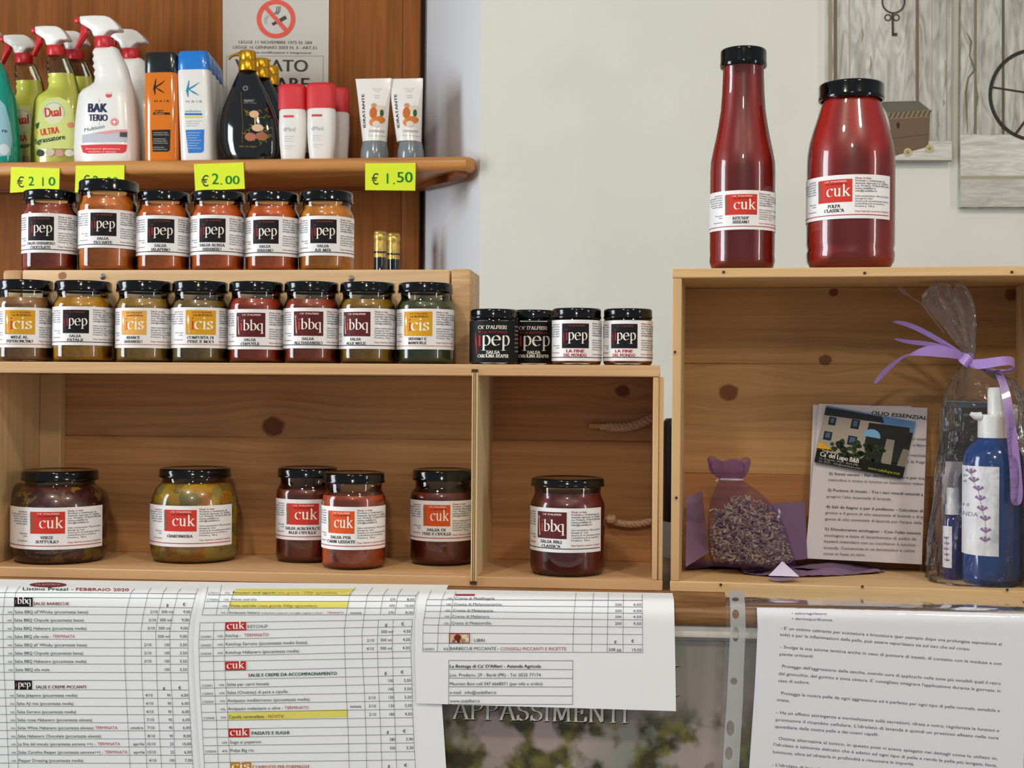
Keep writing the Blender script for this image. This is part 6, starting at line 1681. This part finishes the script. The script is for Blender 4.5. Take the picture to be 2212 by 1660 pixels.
lf1 = thing('leaflet', 'blank backed leaflet sheet leaning behind the printed lavender leaflet', 'leaflet', P(1850, 1205, .106))
quadsheet('paper', fl1, [q(412, 58), q(1250, 70), q(1240, 1380), q(362, 1345)], lp, lf1)
fl2 = lean(None, .100, .1185)
lf2 = thing('leaflet', 'printed lavender oil leaflet leaning against the crate back', 'leaflet', P(1860, 1215, .100))
quadsheet('paper', fl2, [q(462, 50), q(1387, 85), q(1340, 1422), q(344, 1370)], lp, lf2)
pr = Print(-1); TL = ink(82, 78, 88)
pr.text('OLIO ESSENZIAL', q(905, 140)[0], q(905, 140)[1], 7.6, ink(40, 38, 44), to=q(1381, 188), slant=.12, bold=.02)
for (t, x0, y0, x1, y1) in (("olio essen", 1228, 356, 1380, 363), ("e filano", 1262, 412, 1376, 417), ("i maschet", 1222, 497, 1372, 504), ("a la fragr", 1212, 552, 1370, 560), ("2) Sonni sereni - Per dormire meglio e per tra", 545, 655, 1360, 697), ("comodino o vicino al cuscino un fazzolettino imbev", 538, 708, 1354, 745),
        ("3) Punture di insetti - Tra i vari rimedi naturali a", 534, 795, 1350, 835), ("proprio l'olio essenziale di lavanda.", 525, 850, 1083, 875), ("4) Sali da bagno e per il pediluvio - Calcolate di", 522, 938, 1350, 975), ("grosso e 4 gocce di olio essenziale di lavanda e di p", 516, 988, 1350, 1026), ("gocce di olio essenziale di lavanda per l'acqua della", 513, 1042, 1342, 1076),
        ("5) Deodorante ecologico - Con l'olio essenz", 510, 1128, 1330, 1166), ("ecologico a base di bicarbonato di sodio da", 506, 1182, 1292, 1215), ("basterà mescolare con un cucchiaino 2 cucchiai", 505, 1232, 1286, 1266), ("lavanda. Conservate in un barattolino e utilizz", 502, 1287, 1280, 1316), ("come se fosse un talco.", 500, 1338, 862, 1350)):
    a, b = q(x0, y0), q(x1, y1)
    pr.text(t, a[0], a[1], 5.4, TL, to=b, bold=.02 if t[1:2] == ')' else 0)
pr.build('print', lambda x, y, l: fl2(x, y, .0006 + .0002 * l), lf2)
# postcard clipped on the leaflet
fl3 = lean(None, .0975, .1160)
pc = thing('postcard', 'small tilted postcard of a stone house with black lower band', 'card', P(1860, 1010, .105))
CQ = [q(525, 65), q(1288, 205), q(1175, 688), q(422, 545)]
def cu(u, v):
    x = (CQ[0][0] * (1 - u) + CQ[1][0] * u) * (1 - v) + (CQ[3][0] * (1 - u) + CQ[2][0] * u) * v
    y = (CQ[0][1] * (1 - u) + CQ[1][1] * u) * (1 - v) + (CQ[3][1] * (1 - u) + CQ[2][1] * u) * v
    return (x, y)
quadsheet('card', fl3, CQ, ink(40, 42, 40), pc)
pr = Print(-1)
def pg(pts, c, l): pr.area([cu(*p) for p in pts], ink(*c), l)
pg([(0, 0), (1, 0), (1, .2), (0, .2)], (92, 130, 176), 1)
stone = (168, 158, 146)
pg([(0, .12), (.62, .1), (.66, .5), (.5, .8), (.1, .8), (0, .74)], stone, 2); pg([(0, .03), (.63, .02), (.66, .12), (0, .17)], (40, 44, 50), 3)
pg([(.5, .16), (.95, .12), (1, .75), (.6, .78), (.5, .5)], (38, 40, 40), 3); pg([(.73, .38), (.82, .38), (.84, .86), (.72, .86)], (150, 142, 130), 4); pg([(.93, .5), (1, .5), (1, .85), (.9, .85)], (130, 122, 112), 4)
for (x, y, w_, h) in ((.06, .18, .08, .14), (.31, .15, .09, .16), (.04, .44, .09, .15), (.31, .44, .10, .16)):
    pg([(x, y), (x + w_, y), (x + w_, y + h), (x, y + h)], (34, 38, 48), 4); pg([(x + .02, y + .02), (x + w_ - .02, y + .02), (x + w_ - .02, y + h - .04), (x + .02, y + h - .04)], (72, 100, 140), 5)
pg([(.56 + .1 * math.cos(R(a)), .40 - .14 * math.sin(R(a))) for a in range(0, 181, 20)], (120, 178, 220), 5)
rb = random.Random(6)
for k in range(44):
    x, y = rb.uniform(.22, .72), rb.uniform(.5, .84); c = cu(x, y); pr.disc(c[0], c[1], rb.uniform(4, 9), rb.uniform(4, 8), ink(*rb.choice(((34, 52, 32), (44, 64, 38), (28, 42, 28), (56, 72, 44)))), 6, 9)
for k in range(8):
    c = cu(rb.uniform(.03, .2), rb.uniform(.62, .78)); pr.disc(c[0], c[1], 4.5, 4, ink(52, 66, 40), 5, 9)
pg([(0, .80), (.4, .82), (1, .80), (1, 1), (0, 1)], (22, 23, 22), 7); pg([(0, .66), (.05, .66), (.17, .74), (.0, .76)], (222, 168, 40), 8)
a, b = cu(.045, .885), cu(.485, .885); pr.text("Ca' del Lupo B&B", a[0], a[1], 10, ink(240, 238, 232), to=b, lay=9, bold=.05)
for (t, v, w_) in (("loc. Brugneto, 29034 - Bardi (PR)", .935, .44), ("tel. 0525 - info@cadellupo.com", .985, .48)): a, b = cu(.045, v), cu(.045 + w_, v); pr.text(t, a[0], a[1], 4.2, ink(170, 170, 166), to=b, lay=9)
a, b = cu(.6, .955), cu(.96, .955); pr.text("www.cadellupo.com", a[0], a[1], 6.4, ink(176, 186, 50), to=b, lay=9)
pr.build('print', lambda x, y, l: fl3(x, y, .0006 + .0001 * l), pc)
# second leaflet beyond the gift bag
lf3 = thing('leaflet', 'narrow pale leaflet leaning in the corner beyond the cellophane gift bag', 'leaflet', P(2190, 1214, .104))
quadsheet('paper', lean(None, .104, .108), [(2168, 872), (2199, 876), (2199, 1212), (2168, 1210)], lp, lf3)

# ------------------------------------------------------------------ lavender water gift in cellophane
blue = plain('cobalt_bottle', (4, 60, 124), .15, coat=.4); dkblue = plain('dark_blue_bottle', (22, 20, 96), .12, coat=.7)
wcap = plain('white_cap', (228, 230, 228), .4)
def lsprig(pr, pts, s, col, stem):
    pr.path(pts, .9, stem, 2)
    for (x, y) in pts:
        for dx in (-1, 0, 1):
            pr.path([(x, y), (x + dx * s * 1.1, y - s * (1.0 if dx else 1.3))], [s * .2, s * .75], col, 3)
YBt = .050; pc0 = P(2145, 1100, YBt); m = mpp(pc0); Rb = 63 * m
bt = thing('spray_bottle', 'cobalt blue lavender water bottle with white pump inside the gift bag', 'spray bottle', (pc0.x, YBt, ZG))
zz_ = lambda py: P(2145, py, YBt).z - ZG
V, F = lathe([(0, .001), (Rb * .9, 0), (Rb * .98, .002), (Rb, .006), (Rb, zz_(1000)), (Rb * .97, zz_(985)), (Rb * .85, zz_(968)), (Rb * .62, zz_(954)), (Rb * .5, zz_(948)), (Rb * .48, zz_(944)), (0, zz_(944))], 48, pc0.x, YBt, ZG); mk('body', V, F, blue, bt, sharp=60)
V, F = lathe([(0, zz_(946)), (Rb * .52, zz_(946)), (Rb * .52, zz_(900)), (Rb * .47, zz_(896)), (0, zz_(896))], 36, pc0.x, YBt, ZG); mk('collar', V, F, wcap, bt)
V, F = lathe([(0, zz_(897)), (Rb * .36, zz_(897)), (Rb * .36, zz_(845)), (Rb * .33, zz_(838)), (0, zz_(836))], 36, pc0.x + 10 * m, YBt, ZG); mk('pump_head', V, F, wcap, bt)
V, F = tube([P(2118, 900, YBt - .005), P(2106, 899, YBt - .006), P(2096, 894, YBt - .006)], [.0042, .0035, .0018], 10); mk('nozzle', V, F, wcap, bt)
rzb = math.atan2((CAM - pc0).y, (CAM - pc0).x) + math.pi / 2
def wrapmap(cx, cy, rr, z0):
    def f(px, py, l):
        p = P(px, py, cy - rr * .8); s_ = max(-.995, min(.995, (px - cx) / (rr / m))); a = math.asin(s_) + rzb
        return Vector((P(cx, 1100, cy).x + (rr + .0004 + .0001 * l) * math.sin(a), cy - (rr + .0004 + .0001 * l) * math.cos(a), P(cx, py, cy - rr).z))
    return f
mp = wrapmap(2145, YBt, Rb, ZG)
pr = Print(-1); pr.rect(2082.4, 1009, 2157, 1203, WHITE, 0, nx=14, ny=1); lab_ = pr.build('label', mp, bt)
pr = Print(-1); lv, st = ink(150, 116, 160), ink(150, 150, 140)
lsprig(pr, [(2101, 1026), (2107, 1044), (2116, 1062), (2120, 1083), (2124, 1105), (2130, 1126), (2131, 1152), (2130, 1172)], 8.5, lv, st)
gt = ink(120, 124, 140)
pr.text('qua', 2084, 1033, 6, gt, w=11, slant=.2); pr.text('di', 2084, 1046, 6, gt, w=8, slant=.2); pr.text('o di', 2083, 1098, 8, gt, w=15, slant=.2); pr.text('NDA', 2083, 1119, 9, gt, w=32, slant=.12)
pr.build('print', mp, bt)
# small bottle
YS2 = .066; ps = P(2058, 1170, YS2); m2 = mpp(ps); Rs = 20.5 * m2
sb = thing('small_bottle', 'small dark blue vial with white cap beside the cobalt bottle', 'bottle', (ps.x, YS2, ZG + .0002))
zs = lambda py: P(2058, py, YS2).z - ZG
V, F = lathe([(0, .0008), (Rs * .92, 0), (Rs, .002), (Rs, zs(1130)), (Rs * .93, zs(1119)), (Rs * .7, zs(1111)), (0, zs(1110))], 36, ps.x, YS2, ZG + .0002); mk('body', V, F, dkblue, sb, sharp=60)
V, F = lathe([(0, zs(1112)), (Rs * .78, zs(1112)), (Rs * .78, zs(1092)), (Rs * .66, zs(1088)), (Rs * .66, zs(1058)), (Rs * .6, zs(1054)), (0, zs(1054))], 32, ps.x, YS2, ZG + .0002); mk('cap', V, F, wcap, sb)
def smap(px, py, l):
    a = math.asin(max(-.99, min(.99, (px - 2058) / 20.5))) + rzb; r_ = Rs + .0004 + .0001 * l
    return Vector((ps.x + r_ * math.sin(a), YS2 - r_ * math.cos(a), P(2058, py, YS2 - Rs).z))
pr = Print(-1); pr.rect(2038.4, 1138, 2057, 1228, WHITE, 0, nx=8); pr.build('label', smap, sb)
pr = Print(-1); lsprig(pr, [(2046, 1166), (2047, 1178), (2046, 1190), (2047, 1202), (2048, 1214)], 4, lv, st); pr.build('print', smap, sb)
# card behind the bottles
gc = thing('gift_card', 'dark photo card with white lower half standing behind the bottled lavender water', 'card', P(2080, 1225, .098))
fg = lean(None, .092, .105)
quadsheet('card', fg, [(2038, 866), (2166, 870), (2160, 1232), (2032, 1226)], ink(218, 214, 222), gc)
pr = Print(-1)
pr.area([(2039, 868), (2165, 872), (2163, 1000), (2036, 996)], ink(52, 50, 52), 1); pr.area([(2039, 868), (2165, 872), (2165, 882), (2039, 880)], ink(96, 112, 132), 2)
rb = random.Random(9)
for k in range(26): pr.disc(rb.uniform(2044, 2120), rb.uniform(890, 990), rb.uniform(3, 9), rb.uniform(3, 8), ink(*rb.choice(((30, 30, 30), (92, 88, 86), (70, 66, 64), (120, 112, 104)))), 2, 9)
pr.build('print', lambda x, y, l: fg(x, y, .0004 + .0002 * l), gc)
# cellophane bag: crumpled skin round the bottles, gathered, then fanned out
cello = thin_glass('cellophane', (.96, .96, .97), 1.22, .12, .022, (.8, .8, .82), bump=.35, bscale=38)
cello2 = thin_glass('cellophane_gathered', (.94, .94, .95), 1.25, .12, .085, (.8, .8, .82), bump=.4, bscale=60)
bag = thing('cellophane_bag', 'clear cellophane gift bag tied with lilac ribbon round the lavender water', 'gift bag', (P(2115, 1240, .05).x, .055, ZG))
secs = [(1268, 2012, 2226, .034), (1255, 2004, 2230, .040), (1225, 2001, 2230, .043), (1180, 2006, 2229, .044), (1130, 2012, 2229, .044), (1080, 2020, 2228, .043), (1030, 2026, 2226, .042), (980, 2030, 2226, .040), (930, 2033, 2224, .038), (880, 2035, 2220, .035), (845, 2044, 2208, .030), (820, 2056, 2186, .024), (800, 2068, 2148, .016), (786, 2078, 2112, .009), (778, 2081, 2103, .0065)]
n = 56; V, F = [], []; rc2 = random.Random(21)
fold = [rc2.uniform(0, 6.28) for _ in range(6)]
YG = .056
for t, (py, xl, xr, d) in enumerate(secs):
    a, b = P(xl, py, YG), P(xr, py, YG); xc, hw = (a.x + b.x) / 2, (b.x - a.x) / 2
    z = max(a.z, ZG + .0006) if t else ZG + .0006
    for k in range(n):
        an = 2 * math.pi * k / n; cr_ = 1 + .035 * math.sin(an * 9 + fold[0] + t * .9) + .025 * math.sin(an * 17 + fold[1] - t * 1.3) + rc2.uniform(-.018, .018)
        if t == 0: cr_ *= .97
        y = YG + d * cr_ * math.copysign(abs(math.sin(an)) ** .8, math.sin(an))
        V.append((min(xc + hw * cr_ * math.copysign(abs(math.cos(an)) ** .8, math.cos(an)), XD - tw - .002), max(-.012, min(y, CDEP - .003)), z))
for t in range(len(secs) - 1):
    for k in range(n):
        k2 = (k + 1) % n; F.append((t * n + k, t * n + k2, (t + 1) * n + k2, (t + 1) * n + k))
mk('pouch', V, F, cello, bag, sharp=14)
fan = [(776, 2081, 2104, .006), (760, 2078, 2108, .007), (735, 2062, 2106, .010), (705, 2040, 2108, .013), (675, 2014, 2106, .015), (650, 1994, 2098, .016), (632, 1992, 2088, .017), (612, 2012, 2072, .016)]
V, F = [], []
for t, (py, xl, xr, d) in enumerate(fan):
    a, b = P(xl, py, YG), P(xr, py, YG); xc, hw = (a.x + b.x) / 2, (b.x - a.x) / 2
    for k in range(n):
        an = 2 * math.pi * k / n; pl_ = .16 * min(1, t / 3) * math.sin(an * 8 + 1.1 * math.sin(t)) + rc2.uniform(-.02, .02)
        V.append((xc + hw * (1 + pl_ * .5) * math.cos(an), YG + d * (1 + pl_ * 2) * math.sin(an), min(a.z + (t / 7) * .006 * math.sin(an * 3 + 2), ZR - TCAP - .0015)))
for t in range(len(fan) - 1):
    for k in range(n):
        k2 = (k + 1) % n; F.append((t * n + k, t * n + k2, (t + 1) * n + k2, (t + 1) * n + k))
mk('fan', V, F, cello2, bag, sharp=14)
V, F = [], []
for (x, y, w_) in ((1940, 619, 2), (1946, 626, 7), (1957, 634, 6), (1968, 642, 2), (1990, 656, 2), (2040, 720, 2)):
    V += [P(x - w_ * .4, y + w_ * .6, YG - .012), P(x + w_ * .4, y - w_ * .6, YG - .012)]
F = [(2 * i, 2 * i + 1, 2 * i + 3, 2 * i + 2) for i in range(5)]
mk('loose_tip', V, F, cello2, bag)
# ribbon
ribm = plain('lilac_ribbon', (164, 132, 206), .35, coat=.2)
def ribbon(pts, widths, depths, name='ribbon_tail', perp=None):
    V, F = [], []
    for i, (x, y) in enumerate(pts):
        a, b = pts[max(0, i - 1)], pts[min(len(pts) - 1, i + 1)]
        dx, dy = b[0] - a[0], b[1] - a[1]; l = math.hypot(dx, dy) or 1
        nx, ny = (-dy / l, dx / l) if perp is None else perp
        w_ = widths[i] / 2; Y = depths[i]
        V += [P(x + nx * w_, y + ny * w_, Y), P(x - nx * w_, y - ny * w_, Y + .0012)]
    for i in range(len(pts) - 1): F.append((2 * i, 2 * i + 1, 2 * i + 3, 2 * i + 2))
    o = mk(name, V, F, ribm, bag)
    md = o.modifiers.new('smooth', 'SUBSURF'); md.levels = 1; md.render_levels = 2
    return o
k0 = YG - .011
ribbon([(2072, 768), (2084, 776), (2094, 784), (2100, 790)], [22, 24, 26, 20], [k0 + .003, k0 - .003, k0 - .003, k0 + .002], 'ribbon_knot')
ribbon([(2092, 786), (2115, 788), (2140, 784), (2165, 780), (2185, 779), (2195, 786), (2190, 800), (2170, 804), (2140, 800), (2110, 794), (2095, 790)], [20, 22, 21, 20, 19, 18, 10, 8, 8, 8, 8], [k0, k0 - .004, k0 - .008, k0 - .010, k0 - .009, k0 - .003, k0 + .002, k0 + .003, k0 + .002, k0, k0], 'ribbon_loop', (0, 1))
ribbon([(2150, 798), (2163, 815), (2172, 845), (2180, 890), (2187, 950), (2193, 1010), (2197, 1060), (2195, 1094)], [14, 17, 19, 21, 23, 25, 27, 28], [k0 + .002, k0 - .004, k0 - .012, k0 - .02, k0 - .026, k0 - .028, k0 - .029, k0 - .029])
ribbon([(2080, 772), (2060, 764), (2030, 759), (2000, 758), (1980, 763), (1962, 768)], [14, 20, 26, 22, 12, 2], [k0, k0 - .002, k0 - .005, k0 - .007, k0 - .006, k0 - .003], 'ribbon_loop')
ribbon([(2084, 770), (2050, 748), (2010, 724), (1970, 704), (1945, 697), (1928, 695)], [9, 10, 11, 11, 9, 3], [k0, k0 + .006, k0 + .012, k0 + .018, k0 + .020, k0 + .022])
ribbon([(2076, 770), (2040, 750), (2000, 742), (1965, 740), (1930, 732)], [8, 10, 10, 10, 4], [k0, k0 + .004, k0 + .012, k0 + .018, k0 + .022])
ribbon([(2076, 772), (2020, 762), (1968, 764), (1948, 772), (1930, 786), (1908, 806), (1888, 830)], [3, 3, 4, 6, 9, 11, 9], [k0 + .001, k0 + .006, k0 + .014, k0 + .018, k0 + .022, k0 + .026, k0 + .03])
ribbon([(2084, 776), (2094, 766), (2106, 762)], [7, 11, 4], [k0 + .002, k0 + .004, k0 + .006])

# dark canister standing behind the crates, seen through the gap between them
YD = .255; cd_ = P(1478, 1100, YD); md_ = mpp(cd_); rd = 47 * md_
can = thing('dark_canister', 'black canister with white label standing behind the gap between the crates', 'canister', (cd_.x, YD, ZB + EPS))
zc_ = lambda py: P(1478, py, YD).z - ZB
V, F = lathe([(0, 0), (rd * .95, 0), (rd, .003), (rd, zc_(922)), (rd * .97, zc_(911)), (rd * .88, zc_(905)), (0, zc_(903))], 44, cd_.x, YD, ZB + EPS); mk('body', V, F, plain('canister_black', (14, 14, 15), .3), can, sharp=60)
V, F = lathe([(rd + .0004, zc_(1224)), (rd + .0006, zc_(1222)), (rd + .0006, zc_(1128)), (rd + .0004, zc_(1126))], 44, cd_.x, YD, ZB + EPS); mk('label', V, F[:-2], plain('canister_label', (196, 212, 214), .6), can)
